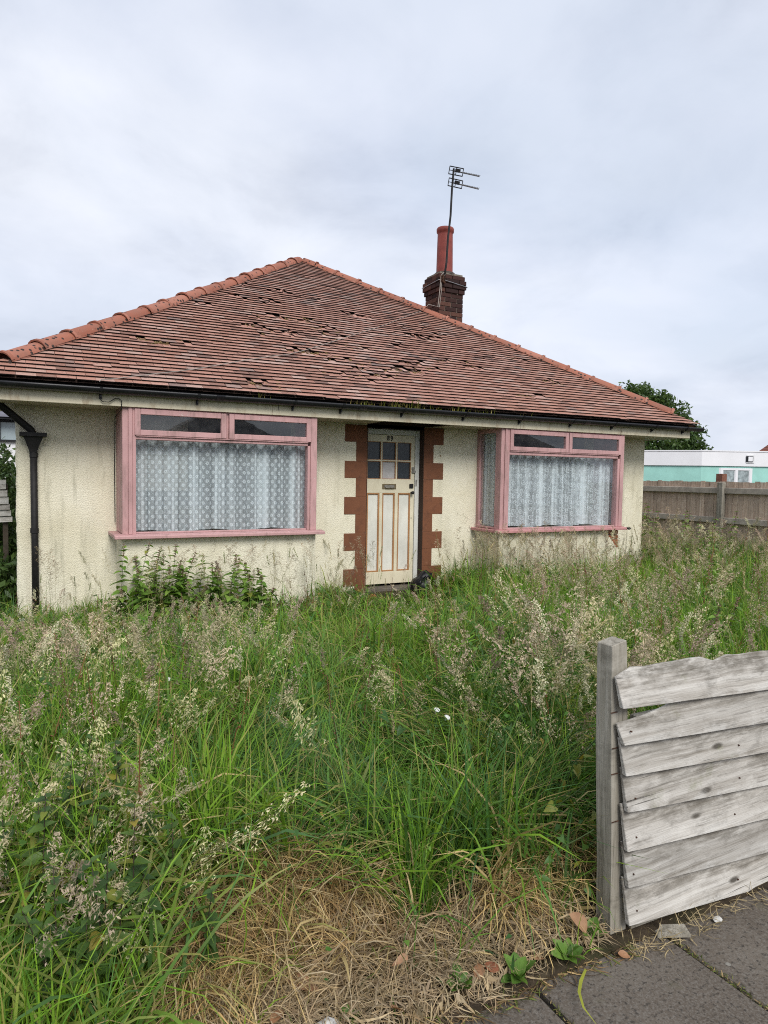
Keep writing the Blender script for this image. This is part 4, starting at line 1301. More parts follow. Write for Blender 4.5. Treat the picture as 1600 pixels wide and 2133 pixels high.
slab2(1.40, 1.54, -.105, -.1005, 2.30, 2.45).build("lens", 'upvc', fl)
bp = MB().box(19.36, 19.58, 13.85, 14.07, 0, 1.87).build("gate_pier", 'pier'); tag(bp, "brown brick pier top showing just above the right fence", "pillar")
rh = thing("red_roofed_house", "red tiled hipped roof of a house beyond the turquoise building", "house", (35, 19.5, 0))
MB().box(31.6, 40, 18.9, 20.6, 0, 2.6).build("wall", 'whitewall', rh)
m = MB(); m.add([(31.0, 18.3, 2.55), (41, 18.3, 2.55), (41, 21.2, 2.55), (31.0, 21.2, 2.55), (34.2, 19.8, 5.0), (38, 19.8, 5.0)], [(0, 1, 5, 4), (1, 2, 5), (2, 3, 4, 5), (3, 0, 4)])
m.build("roof", 'redroof', rh)

# ------------------------------------------------------------------ left neighbour
lh = thing("white_house", "white rendered house with a slate roof and black-framed window beyond the left passage", "house", (-2, 21, 0))
MB().box(-7, 1.6, 20.6, 27, 0, 2.93).build("wall", 'whitewall', lh)
m = MB(); m.add([(-7.5, 20.2, 2.99), (2.1, 20.2, 2.99), (2.1, 27.4, 2.99), (-7.5, 27.4, 2.99), (-5, 23.8, 4.2), (-.2, 23.8, 4.2)], [(0, 1, 5, 4), (1, 2, 5), (2, 3, 4, 5), (3, 0, 4)])
m.build("roof", 'slate', lh)
MB().box(-7.4, 2.0, 20.25, 20.3, 2.93, 3.0).build("fascia", 'darkframe', lh)
m = MB()
for (a, b, c, d) in ((-1.50, .0, 2.36, 2.41), (-1.50, .0, 2.87, 2.92), (-1.5, -1.44, 2.41, 2.87), (-.66, -.60, 2.41, 2.87), (-.21, -.14, 2.41, 2.87), (-.06, 0, 2.41, 2.87)):
    m.box(a, b, 20.52, 20.599, c, d)
wn2 = m.build("window", 'darkframe', lh)
for a, b in ((-1.44, -.66), (-.60, -.21), (-.14, -.06)):
    MB().box(a, b, 20.57, 20.598, 2.41, 2.87).build("pane", 'farglass', wn2)
lf = thing("side_fence", "leaning remnant of pale weatherboard fence in the left passage", "fence", (-.6, 9, 0))
for i, (zb, zt) in enumerate(((1.36, 1.49), (1.275, 1.37), (1.19, 1.29), (1.12, 1.205), (1.05, 1.135), (.98, 1.06))):
    b = MB(); e = -.215 + .012 * i
    b.add([(e, 9.0, zb + .02), (e, 9.02, zt), (-1.3, 9.02, zt - .04), (-1.3, 9.0, zb - .02), (e, 9.02, zb + .02), (e, 9.035, zt), (-1.3, 9.035, zt - .04), (-1.3, 9.02, zb - .02)], [(0, 1, 2, 3), (7, 6, 5, 4), (0, 4, 5, 1), (1, 5, 6, 2), (2, 6, 7, 3), (3, 7, 4, 0)])
    b.build("board", 'greywood', lf)
MB().box(-.255, -.20, 9.05, 9.12, 0, 1.44).build("post", 'bark', lf)
# houses over the road, mirrored in the window glass
for (hx, hy, lab) in ((9.5, -20, "cream bungalow across the road, mirrored in the left bay glass"), (30, -20, "cream bungalow across the road, mirrored in the right bay glass")):
    oh = thing("opposite_bungalow", lab, "house", (hx, hy, 0), "bungalows across the road")
    MB().box(hx - 4.5, hx + 4.5, hy - 8, hy, -.1, 2.6).build("wall", 'whitewall', oh)
    m = MB(); m.add([(hx - 5, hy + .4, 2.5), (hx + 5, hy + .4, 2.5), (hx + 5, hy - 8.4, 2.5), (hx - 5, hy - 8.4, 2.5), (hx, hy - 3.6, 5.4), (hx, hy - 4.4, 5.4)], [(0, 1, 4), (1, 2, 5, 4), (2, 3, 5), (3, 0, 4, 5)])
    m.build("roof", 'slate', oh)
    for a in (-3.2, 1.0):
        MB().box(hx + a, hx + a + 2.2, hy + .001, hy + .04, .9, 2.2).build("window", 'farglass', oh)
# ------------------------------------------------------------------ grass
def tagstuff(o, label, cat):
    return tag(o, label, cat, kind='stuff')
def blocked(x, y, pad=.02):
    h = (y > WY - pad) & (x > HX0 - pad) & (x < HX1 + pad)
    b1 = (y > 7.43 - pad) & (x > .86 - pad) & (x < 3.03 + pad)
    b2 = (y > 7.43 - pad) & (x > 5.72 - pad) & (x < 8.06 + pad)
    st = (y > 7.48) & (x > 3.84) & (x < 4.96)
    f = (y < 1.80) & (x > 1.70)
    g = (x > 11.86)
    e = y < 1.585 + .05 * vnoise(x, y, 6.)
    return h | b1 | b2 | st | f | g | e
def dryness(x, y):
    lim = 2.34 - .50 * smooth(1.0, 1.45, x) + .60 * (vnoise(x, y, 3.1) - .5) + .30 * (vnoise(x, y, 8.) - .5)
    s = (1 - smooth(lim - .16, lim + .10, y)) * smooth(.24, .42, x + .16 * (vnoise(x, y, 5.) - .5) + .10 * (2.3 - y))
    s2 = .75 * (1 - smooth(.0, .28, np.hypot((x - 1.95) * 1.2, (y - 1.95) * .8) - .05))
    return np.clip(np.maximum(s, s2), 0, 1)
def hmap(x, y):
    r = x / np.maximum(y, .5)
    left = .40 + .14 * smooth(.9, .1, np.abs(y - 3.2) / 2.2) - .17 * smooth(4.4, 6.8, y)
    mid = .46 - .20 * smooth(4.5, 6.8, y)
    right = .62 - .12 * smooth(4.2, 7., y)
    h = left * (1 - smooth(.30, .42, r)) + mid * smooth(.30, .42, r) * (1 - smooth(.60, .74, r)) + right * smooth(.60, .74, r)
    h = h * (.66 + .66 * vnoise(x, y, 1.9))
    h = h * (1 - .35 * smooth(.0, .35, .55 - np.abs(r - .56) * 6.) * smooth(5., 6., y))
    edge = smooth(1.6, 2.15, y)
    h = h * (.35 + .65 * np.maximum(edge, smooth(.35, .1, x)))
    return h
def sample(n, ymin=1.58, ymax=8.2, xpad=.95):
    """points over the front garden, thicker close to the street"""
    y = ymin + (ymax - ymin) * RNG.random(n) ** 1.25
    x0 = -.12 * y - xpad; x1 = 1.62 * y + xpad + .3
    x = x0 + (x1 - x0) * RNG.random(n)
    w = (x1 - x0) / 14.5 + .12
    k = (RNG.random(n) < w) & ~blocked(x, y)
    return x[k], y[k]
def blades(x, y, L, Wd, az, tilt, bend, col, tipcol=None, K=5, twist=None):
    n = len(x)
    t = np.linspace(0, 1, K)
    ang = tilt[:, None] + bend[:, None] * t[None, :] ** 1.35
    am = (ang[:, 1:] + ang[:, :-1]) / 2
    seg = (L / (K - 1))[:, None]
    rr = np.concatenate([np.zeros((n, 1)), np.cumsum(np.sin(am) * seg, 1)], 1)
    zz = np.concatenate([np.zeros((n, 1)), np.cumsum(np.cos(am) * seg, 1)], 1)
    zb = gz(x, y) - .01
    swirl = RNG.normal(0, .25, n)[:, None] * t[None, :] ** 2
    a2 = az[:, None] + swirl
    cx = x[:, None] + rr * np.cos(a2); cy = y[:, None] + rr * np.sin(a2)
    cz = np.maximum(zb[:, None] + zz, zb[:, None] + .004 + .012 * RNG.random((n, 1)))
    tw = (RNG.normal(0, .5, n) if twist is None else twist)[:, None] + .8 * RNG.normal(0, 1, n)[:, None] * t[None, :] * .5
    sx = -np.sin(a2) * np.cos(tw); sy = np.cos(a2) * np.cos(tw); sz = np.sin(tw)
    prof = np.interp(t, [0, .3, .7, 1], [.65, 1., .72, .05])
    hw = Wd[:, None] * prof[None, :] * .5
    P = np.stack([cx, cy, cz], -1); S = np.stack([sx, sy, sz], -1) * hw[..., None]
    V = np.stack([P - S, P + S], 2).reshape(-1, 3)
    fm = (V[:, 0] > 1.86) & (V[:, 1] < 1.672) & (V[:, 0] < 4.9) & (np.repeat(y, 2 * K) > 1.70)
    V[fm, 1] = 1.672 + .01 * RNG.random(fm.sum())
    base = (np.arange(n) * K * 2)[:, None]
    q = np.arange(K - 1)[None, :] * 2
    F = np.stack([base + q, base + q + 1, base + q + 3, base + q + 2], -1).reshape(-1, 4)
    tc = col if tipcol is None else tipcol
    C = col[:, None, :] * (1 - t[None, :, None] ** 2) + tc[:, None, :] * t[None, :, None] ** 2
    C = np.repeat(C[:, :, None, :], 2, 2).reshape(-1, 3)
    return V, F, C
PAL = np.array([(.175, .310, .030), (.118, .240, .030), (.088, .185, .036), (.078, .165, .058), (.250, .315, .050), (.150, .280, .042)])
def grass_field(nclump, per, rad):
    cx, cy = sample(nclump)
    d = dryness(cx, cy)
    keep = RNG.random(len(cx)) > d * .86
    cx, cy, d = cx[keep], cy[keep], d[keep]
    n = len(cx)
    m = RNG.integers(int(per * .6), int(per * 1.5), n)
    i = np.repeat(np.arange(n), m)
    N = len(i)
    a = RNG.random(N) * 2 * np.pi; r = rad * np.sqrt(RNG.random(N))
    x = cx[i] + r * np.cos(a); y = cy[i] + r * np.sin(a)
    H = hmap(cx, cy) * RNG.normal(1., .14, n)
    L = np.minimum(H[i] * np.clip(RNG.normal(.92, .26, N), .3, 1.7), .66)
    lodge = np.clip(smooth(.48, .72, vnoise(cx, cy, 1.45)) * .85 + .7 * smooth(.5, .2, np.hypot((cx - 1.75), (cy - 2.5) * 1.3)) + .55 * smooth(.16, .05, np.abs(cx / cy - .555)) * smooth(4.8, 6., cy), 0, 1)
    laz = vnoise(cx, cy, .9) * 9.
    az = np.where(RNG.random(N) < lodge[i] * .8, laz[i] + RNG.normal(0, .5, N), a + RNG.normal(0, .7, N))
    tilt = np.abs(RNG.normal(.16, .22, N)) + lodge[i] * RNG.uniform(.2, .9, N)
    bend = np.abs(RNG.normal(.95, .65, N))
    bend = np.where(RNG.random(N) < .12, bend + 1.1, bend)
    Wd = np.clip(RNG.normal(.0052, .0016, N), .0022, .011)
    wide = RNG.random(n) < .26
    Wd = np.where(wide[i], Wd * 2.0, Wd)
    Wd *= (1 + .05 * np.maximum(y - 3, 0))
    tone = np.clip(vnoise(cx, cy, 1.5) * 3.2 + RNG.normal(0, .9, n), 0, 5.99).astype(int)
    col = PAL[tone][i] * RNG.normal(1., .16, (N, 1)) * RNG.normal(1, .05, (N, 3))
    straw = np.array([(.50, .38, .18)])
    dd = np.clip(d[i] * 1.0 + .05 + .22 * smooth(.62, .85, vnoise(cx, cy, 2.7))[i], 0, 1)
    isd = RNG.random(N) < dd * .75
    col = np.where(isd[:, None], straw * RNG.normal(1, .22, (N, 1)), col)
    L = np.where(isd & (d[i] > .2), L * .55, L); bend = np.where(isd, bend + .6, bend)
    tip = np.where((RNG.random(N) < .16)[:, None], np.array([(.36, .30, .10)]), col * 1.08)
    return blades(x, y, L, Wd, az, tilt, bend, np.clip(col, .01, .8), np.clip(tip, .01, .8))
V, F, C = grass_field(13200, 13, .055)
tagstuff(np_mesh("overgrown_grass", V, F, 'grass', None, C), "long uncut green grass filling the front garden", "grass")
print('grass', len(F))
# broad arching leaves, left corner and scattered tussocks
def tussocks(cs, per, L0, W0):
    X, Y = [], []
    for (a, b, r) in cs:
        q = RNG.random(per) * 6.28; rr = r * np.sqrt(RNG.random(per))
        X.append(a + rr * np.cos(q)); Y.append(b + rr * np.sin(q))
    x = np.concatenate(X); y = np.concatenate(Y); n = len(x)
    k = ~blocked(x, y); x, y = x[k], y[k]; n = len(x)
    c = np.array([(.115, .215, .045), (.085, .175, .05), (.15, .235, .04), (.19, .24, .05)])[RNG.integers(0, 4, n)] * RNG.normal(1, .14, (n, 1))
    tip = np.where((RNG.random(n) < .3)[:, None], np.array([(.36, .30, .11)]), c)
    return blades(x, y, L0 * RNG.uniform(.6, 1.25, n), W0 * RNG.uniform(.6, 1.3, n), RNG.random(n) * 6.28, np.abs(RNG.normal(.2, .2, n)), RNG.uniform(.9, 2.4, n), np.clip(c, .01, .6), tip, K=7)
cs = [(.12, 1.86, .12), (.30, 1.95, .10), (.22, 2.2, .12), (.42, 2.25, .10), (-.05, 2.1, .12), (.34, 2.55, .12), (.62, 2.62, .12), (.9, 2.62, .12)]
for q in range(70):
    yy_ = 2.4 + 4.2 * RNG.random(); cs.append((yy_ * RNG.uniform(.0, 1.25), yy_, .10))
V, F, C = tussocks(cs, 34, .50, .0125)
tagstuff(np_mesh("broad_leaved_grass", V, F, 'grass', None, C), "broad arching grass leaves in tussocks", "grass")
# small broad leaves of creeping weeds mixed through the grass
x, y = sample(17000)
k = (RNG.random(len(x)) < .25 + .75 * smooth(.42, .66, vnoise(x, y, 1.9))) & (RNG.random(len(x)) > dryness(x, y) * .9)
x, y = x[k], y[k]; n = len(x)
z = gz(x, y) + hmap(x, y) * RNG.uniform(.15, .85, n)
a = RNG.random(n) * 6.28; pt = RNG.uniform(-.5, .9, n); sz = RNG.uniform(.020, .050, n) * (.55 + .45 * smooth(2.2, 4.5, y)) * (1 + .05 * y)
D = np.stack([np.cos(a) * np.cos(pt), np.sin(a) * np.cos(pt), -np.sin(pt)], -1) * sz[:, None]
S = np.stack([-np.sin(a), np.cos(a), RNG.normal(0, .3, n)], -1) * (sz * RNG.uniform(.28, .46, n))[:, None]
P = np.stack([x, y, z], -1); U = np.array([(0, 0, 1.)]) * sz[:, None]
V = np.stack([P, P + D * .35 + S + U * .12, P + D * .45 - U * .02, P + D * .35 - S + U * .12, P + D * .75 + S * .55 + U * .02, P + D - U * .22, P + D * .75 - S * .55 + U * .02], 1).reshape(-1, 3)
b = (np.arange(n) * 7)[:, None]
F = np.concatenate([b + np.array([[0, 3, 2, 1]]), b + np.array([[1, 2, 5, 4]]), b + np.array([[3, 6, 5, 2]])], 1).reshape(-1, 4)
c = np.array([(.075, .165, .030), (.055, .125, .035), (.11, .20, .035), (.16, .21, .04), (.30, .22, .06)])[RNG.choice(5, n, p=[.32, .3, .22, .11, .05])] * RNG.normal(1, .16, (n, 1))
tagstuff(np_mesh("creeping_weeds", V, F, 'grass', None, np.clip(c, .01, .6).repeat(7, 0)), "small broad leaves of creeping weeds among the grass", "weeds")
# rusty dock and sorrel spikes
x, y = sample(1500)
k = (dryness(x, y) < .1) & (RNG.random(len(x)) < .34 * smooth(2.3, 3.2, y)); x, y = x[k], y[k]; n = len(x)
m_ = 46; i = np.repeat(np.arange(n), m_)
H = hmap(x, y) * RNG.uniform(.9, 1.4, n); lx, ly = RNG.normal(0, .10, n), RNG.normal(0, .10, n)
t = np.tile(np.concatenate([np.linspace(0, 1, 6), RNG.uniform(.5, 1.02, m_ - 6)]), n)
P = np.stack([x[i] + lx[i] * t ** 1.7 + RNG.normal(0, .004, len(i)), y[i] + ly[i] * t ** 1.7 + RNG.normal(0, .004, len(i)), gz(x, y)[i] + H[i] * t], -1)
isst = np.tile(np.arange(m_) < 6, n)
D = np.stack([RNG.normal(0, .007, len(i)), RNG.normal(0, .007, len(i)), np.full(len(i), .008)], -1)
D[isst] = np.stack([lx[i] * .2, ly[i] * .2, H[i] * .205], -1)[isst]
S = RNG.normal(0, 1, (len(i), 3)); S[:, 2] *= .2; S /= np.linalg.norm(S, axis=1)[:, None]; S *= np.where(isst, .0022, .0042)[:, None]
V = np.stack([P - S * .6, P + D * .5 - S, P + D, P + D * .5 + S], 1)
V[isst] = np.stack([P - S, P + S, P + D + S * .8, P + D - S * .8], 1)[isst]
F = np.arange(len(i) * 4).reshape(-1, 4)
c = np.array([(.20, .085, .045), (.26, .13, .07), (.14, .075, .045), (.22, .17, .07)])[RNG.integers(0, 4, n)][i] * RNG.normal(1, .2, (len(i), 1))
tagstuff(np_mesh("sorrel_spikes", V.reshape(-1, 3), F, 'panicle', None, np.clip(c, .01, .6).repeat(4, 0)), "rusty brown sorrel and dock spikes standing in the grass", "weeds")
# short understorey, hides the soil
x, y = sample(26000)
k = RNG.random(len(x)) > dryness(x, y) * .85
x, y = x[k], y[k]; n = len(x)
col = PAL[RNG.integers(1, 4, n)] * RNG.normal(.95, .2, (n, 1))
V, F, C = blades(x, y, hmap(x, y) * RNG.uniform(.25, .6, n), RNG.uniform(.005, .011, n) * (1 + .06 * y), RNG.random(n) * 6.28, np.abs(RNG.normal(.4, .3, n)), RNG.uniform(.3, 1.6, n), np.clip(col, .01, .5), K=4)
tagstuff(np_mesh("undergrowth", V, F, 'grass', None, C), "short leafy undergrowth between the long grass", "undergrowth")
# dead thatch at the garden edge
def straw_field(n):
    y = 1.50 + 1.35 * RNG.random(n); x = .02 + 2.25 * RNG.random(n)
    d = dryness(x, y)
    k = (RNG.random(n) < d * 1.05 + .06 * (y < 2)) & ~((y < 1.72) & (x > 1.76)) & (y > 1.575 + .09 * vnoise(x, y, 7.))
    x, y = x[k], y[k]; n = len(x)
    mound = smooth(2.0, 2.55, y)
    L = RNG.uniform(.05, .26, n) * (1 + .8 * mound) * (.45 + .55 * smooth(1.60, 1.95, y))
    az = np.where(RNG.random(n) < .62, -1.57 + RNG.normal(0, .9, n) + 1.1 * (vnoise(x, y, 2.6) - .5), RNG.random(n) * 6.28)
    tilt = np.where(RNG.random(n) < .30 + .45 * mound, np.abs(RNG.normal(.5, .3, n)), RNG.uniform(1.0, 1.5, n))
    bend = np.where(tilt < 1, RNG.uniform(.8, 2.2, n), RNG.normal(.1, .7, n))
    c = np.array([(.40, .27, .125), (.46, .34, .18), (.28, .175, .085), (.40, .31, .195), (.17, .11, .06)])[RNG.integers(0, 5, n)]
    c = c * RNG.normal(1, .16, (n, 1))
    grey = (1 - smooth(1.75, 2.1, y))[:, None] * .45
    c = (c * (1 - grey) + np.array([(.36, .30, .22)]) * grey) * 1.22
    return blades(x, y, L, RNG.uniform(.0015, .0055, n) * np.where(RNG.random(n) < .12, 1.9, 1.), az, tilt, bend, np.clip(c, .02, .8))
V, F, C = straw_field(34000)
V[:, 2] += .035 * RNG.random(len(V) // 10).repeat(10) * (V[:, 1] > 1.62)
tagstuff(np_mesh("dead_grass", V, F, 'straw', None, C), "flattened straw-coloured dead grass along the pavement edge", "dead grass")
print('straw', len(F))
cs = [(.50, 2.22, .10), (.62, 2.38, .11), (.78, 2.42, .10), (.90, 2.34, .10), (1.02, 2.24, .09), (.45, 2.02, .09), (1.92, 1.98, .08), (1.80, 2.06, .09), (1.66, 2.0, .09), (1.52, 1.93, .09), (.70, 2.12, .12)]
X, Y, Az = [], [], []
for (a, b, r) in cs:
    q = RNG.random(230) * 6.28; rr = r * np.sqrt(RNG.random(230))
    X.append(a + rr * np.cos(q)); Y.append(b + rr * np.sin(q)); Az.append(np.full(230, -1.57 + RNG.normal(0, .5)))
x = np.concatenate(X); y = np.concatenate(Y); n = len(x)
c = np.array([(.62, .45, .205), (.52, .35, .15), (.58, .46, .26), (.36, .23, .105), (.34, .33, .11)])[RNG.choice(5, n, p=[.32, .26, .2, .14, .08])] * RNG.normal(1, .14, (n, 1))
V, F, C = blades(x, y, RNG.uniform(.16, .42, n), RNG.uniform(.0022, .0065, n), np.concatenate(Az) + RNG.normal(0, .75, n), RNG.uniform(.1, .9, n), RNG.uniform(.7, 2.3, n), np.clip(c, .02, .8), K=6)
tagstuff(np_mesh("straw_tussocks", V, F, 'straw', None, C), "golden tussocks of dead grass arching over at the back of the straw patch", "dead grass")
# straw wisps at the foot of the fence
n = 420
x = 1.80 + 1.7 * RNG.random(n) ** 1.4; y = 1.50 + .10 * RNG.random(n)
V, F, C = blades(x, y, RNG.uniform(.03, .11, n), RNG.uniform(.002, .004, n), RNG.random(n) * 6.28, RNG.uniform(.5, 1.5, n), RNG.normal(.3, .7, n), np.array([(.42, .33, .19)]) * RNG.normal(1, .2, (n, 1)))
V[:, 2] = np.maximum(V[:, 2] - gz(V[:, 0], V[:, 1]) + .004, .002)
tagstuff(np_mesh("dry_wisps", V, F, 'straw', None, C), "dry wisps of grass along the foot of the weatherboard fence", "dead grass")

n = 1500
x = -.05 + 1.9 * RNG.random(n); y = 1.535 + .10 * RNG.random(n) ** .7
V, F, C = blades(x, y, RNG.uniform(.015, .085, n), RNG.uniform(.0018, .006, n), RNG.random(n) * 6.28, RNG.uniform(1.1, 1.55, n), RNG.normal(.1, .4, n), np.array([(.36, .25, .12), (.22, .14, .07), (.12, .08, .05), (.16, .19, .05)])[RNG.integers(0, 4, n)] * RNG.normal(1, .2, (n, 1)))
V[:, 2] = np.maximum(V[:, 2] - gz(V[:, 0], V[:, 1]) + .006, .003)
tagstuff(np_mesh("litter", V, F, 'straw', None, np.clip(C, .01, .8)), "dry litter spilling over the edge of the paving slabs", "litter")

jx = np.concatenate([np.full(260, 1.405), np.full(320, 1.985)]) + RNG.normal(0, .006, 580); jy = RNG.uniform(.9, 1.58, 580)
V, F, C = blades(jx, jy, RNG.uniform(.006, .030, 580), RNG.uniform(.002, .006, 580), RNG.random(580) * 6.28, RNG.uniform(.2, 1.4, 580), RNG.normal(.3, .5, 580), np.array([(.10, .13, .03), (.16, .17, .05), (.30, .22, .11), (.07, .06, .035)])[RNG.integers(0, 4, 580)] * RNG.normal(1, .2, (580, 1)), K=4)
V[:, 2] = V[:, 2] - gz(V[:, 0], V[:, 1]) - .004
tagstuff(np_mesh("joint_moss", V, F, 'grass', None, np.clip(C, .01, .8)), "moss and tiny weeds growing in the joints of the paving", "moss")

# ------------------------------------------------------------------ seed heads
def panicle_template(kind, seed):
    r = random.Random(seed); V = []; F = []; T = []      # T: 0 stem, 1 spikelet
    def quad(a, b, c, d, t):
        b0 = len(V); V.extend([a, b, c, d]); F.append((b0, b0 + 1, b0 + 2, b0 + 3)); T.extend([t] * 4)
    def ribbon(p, q, w, t):
        d = (q - p).normalized(); s = d.cross(Vector((r.gauss(0, 1), r.gauss(0, 1), r.gauss(0, .4)))).normalized() * w
        quad(p - s, p + s, q + s * .7, q - s * .7, t)
    def spikelet(p, d, l, w, t=1.):
        d = d.normalized(); s = d.cross(Vector((r.gauss(0, 1), r.gauss(0, 1), r.gauss(0, 1)))).normalized() * w
        quad(p, p + d * l * .45 + s, p + d * l, p + d * l * .45 - s, t)
    droop = {'oat': .55, 'bent': .22, 'spike': .25, 'fog': .35}[kind] * r.uniform(.6, 1.4)
    rach = {'oat': .34, 'bent': .30, 'spike': .16, 'fog': .20}[kind] * r.uniform(.85, 1.15)
    def sp(t):
        return Vector((droop * .5 * t ** 2.6, .06 * math.sin(t * 3 + seed) * t, t - .12 * droop * t ** 4))
    n = 7
    for i in range(n):
        ribbon(sp((1 - rach) * i / n), sp((1 - rach) * (i + 1) / n), .0017, 0.)
    for i in range(5):
        ribbon(sp(1 - rach + rach * i / 5), sp(1 - rach + rach * (i + 1) / 5), .0011, .25)
    if kind == 'spike':
        for i in range(64):
            t = 1 - rach * r.random(); p = sp(t)
            spikelet(p + Vector((r.gauss(0, .003), r.gauss(0, .003), 0)), Vector((r.gauss(0, .5), r.gauss(0, .5), 1.)), .020, .0035)
    else:
        nodes = {'oat': 9, 'bent': 9, 'fog': 10}[kind]
        for i in range(nodes):
            f = i / nodes; t = 1 - rach + rach * f; p = sp(t)
            for b in range({'oat': 4, 'bent': 4, 'fog': 3}[kind]):
                a = r.uniform(0, 6.28)
                L = {'oat': .15, 'bent': .12, 'fog': .065}[kind] * (1 - f * .8) * r.uniform(.5, 1.15)
                out = {'oat': .75, 'bent': .85, 'fog': .5}[kind]
                d = Vector((math.cos(a) * out + .35 * droop, math.sin(a) * out, .75)).normalized()
                m_ = p + d * L * .55; e = m_ + (d + Vector((0, 0, -.9 if kind == 'oat' else -.15))).normalized() * L * .45
                ribbon(p, m_, .0006, .4); ribbon(m_, e, .0005, .5)
                for s in range({'oat': 4, 'bent': 5, 'fog': 6}[kind]):
                    w_ = r.random(); q = m_.lerp(e, w_) if w_ > .3 else p.lerp(m_, .4 + w_)
                    q = q + Vector((r.gauss(0, .007), r.gauss(0, .007), r.gauss(0, .006)))
                    dd = Vector((r.gauss(0, .5) + .3 * droop, r.gauss(0, .5), (-.5 if kind == 'oat' else .5) + r.gauss(0, .4)))
                    l = {'oat': .025, 'bent': .012, 'fog': .0135}[kind] * r.uniform(.75, 1.25)
                    spikelet(q, dd, l, l * {'oat': .17, 'bent': .26, 'fog': .26}[kind])
            if kind == 'oat':
                spikelet(p, Vector((r.gauss(0, .4), 0, 1)), .02, .0035)
    return np.array([tuple(v) for v in V], np.float32), np.array(F, np.int32), np.array(T, np.float32)
TPL = {k: [panicle_template(k, s * 7 + i) for i in range(5)] for s, k in enumerate(('oat', 'bent', 'spike', 'fog'))}
SEEDC = {'oat': [(.66, .58, .37), (.58, .55, .31), (.60, .48, .36)], 'bent': [(.60, .48, .36), (.66, .57, .40), (.48, .36, .27)], 'spike': [(.44, .38, .20), (.54, .46, .26), (.30, .33, .14)], 'fog': [(.60, .52, .38), (.50, .37, .31), (.64, .60, .44)]}
def seed_heads(name, label, kinds, x, y, H, lean=.22, dense=1.):
    Vs, Fs, Cs = [], [], []; off = 0
    kk = RNG.choice(len(kinds), len(x))
    zb = gz(x, y)
    for i in range(len(x)):
        kind = kinds[kk[i]]
        V, F, T = TPL[kind][RNG.integers(0, 5)]
        h = H[i] * (1.12 if kind == 'bent' else 1.)
        a = RNG.random() * 6.28; ca, sa = math.cos(a), math.sin(a)
        s = 1.
        P = V.copy()
        # keep the head its true size, stretch only the stem
        hz = P[:, 2] * h
        hx, hy = P[:, 0] * h, P[:, 1] * h
        head = T > .2
        px, py = hx * ca - hy * sa, hx * sa + hy * ca
        lx, ly = RNG.normal(0, lean), RNG.normal(0, lean)
        t2 = np.clip(P[:, 2], 0, 1.1) ** 1.8 * h
        W3 = np.stack([x[i] + px + lx * t2, y[i] + py + ly * t2, zb[i] + hz - .25 * (lx * lx + ly * ly) * t2], -1)
        c = np.array(SEEDC[kind][RNG.integers(0, 3)]) * np.clip(RNG.normal(.86, .22), .4, 1.25)
        st = np.array([(.17, .19, .07), (.30, .25, .12), (.12, .16, .05)][RNG.integers(0, 3)])
        Cc = st[None] * (1 - T[:, None]) + c[None] * T[:, None]
        Cc *= RNG.normal(1, .12, (len(F), 1)).repeat(4, 0)
        Vs.append(W3); Fs.append(F + off); Cs.append(Cc); off += len(V)
    print(name, len(x), sum(len(f) for f in Fs))
    return tagstuff(np_mesh(name, np.concatenate(Vs), np.concatenate(Fs), 'panicle', None, np.clip(np.concatenate(Cs), .01, .85)), label, "seed heads")
def patch(n, f):
    x, y = sample(n)
    k = RNG.random(len(x)) < f(x, y)
    return x[k], y[k]
def cl01(x): return np.clip(x, 0, 1)
# oat grass, left and centre-left
fx = lambda x, y: cl01(1.25 * smooth(.38, .22, x / y + .10 * (vnoise(x, y, 2.3) - .5)) * smooth(2.1, 2.6, y) * smooth(7.3, 6.2, y) * smooth(.30, .55, vnoise(x, y, 1.4) + .12))
x, y = patch(4400, fx)
Hh = np.clip(hmap(x, y) * RNG.uniform(1.15, 1.6, len(x)), .30, .86)
Hh = np.minimum(Hh, np.where(y > 4.6, .58, .90)); Hh = np.minimum(Hh, np.where(y > 6.2, RNG.uniform(.28, .5, len(x)), .9))
seed_heads("pale_oat_grass", "pale nodding seed heads of tall grass on the left of the garden", ['oat', 'oat', 'fog', 'bent'], x, y, Hh)
# right-hand side: airy heads over the whole side, up to the fence
fx = lambda x, y: cl01((1.05 - .35 * smooth(1.0, 1.3, x / y) - .55 * smooth(3.2, 4., y) * smooth(.95, .75, x / y) * smooth(7.2, 6.4, y)) * smooth(.70, .95, x / y + .10 * (vnoise(x, y, 2.1) - .5)) * smooth(2.0, 2.5, y) * smooth(.2, .5, vnoise(x, y, 1.2) + .15))
x, y = patch(2900, fx)
seed_heads("tall_seeding_grass", "airy brownish seed heads of tall grass on the right of the garden", ['bent', 'oat', 'fog', 'bent', 'spike'], x, y, np.clip(hmap(x, y) * RNG.uniform(1.05, 1.5, len(x)), .4, .98))
# thin stand against the walls
n = 900
x = RNG.uniform(.05, 8.9, n); y = RNG.uniform(6.6, 7.4, n)
x2 = RNG.uniform(3.05, 5.7, 130); y2 = RNG.uniform(7.1, 7.85, 130)
x = np.concatenate([x, x2]); y = np.concatenate([y, y2]); k = ~blocked(x, y) & ~((x > 3.9) & (x < 4.75)) & ~((x > 7.3) & (x < 8.1) & (RNG.random(len(x)) < .8))
x, y = x[k], y[k]
Hh = np.where(x > 5.2, RNG.uniform(.45, .92, len(x)), RNG.uniform(.28, .84, len(x)))
kk = RNG.random(len(x)) < np.where(x > 5.2, .9, .4)
seed_heads("wall_foot_grass", "thin seeding grasses standing against the bungalow walls", ['bent', 'spike', 'bent', 'fog'], x[kk], y[kk], Hh[kk], .15)
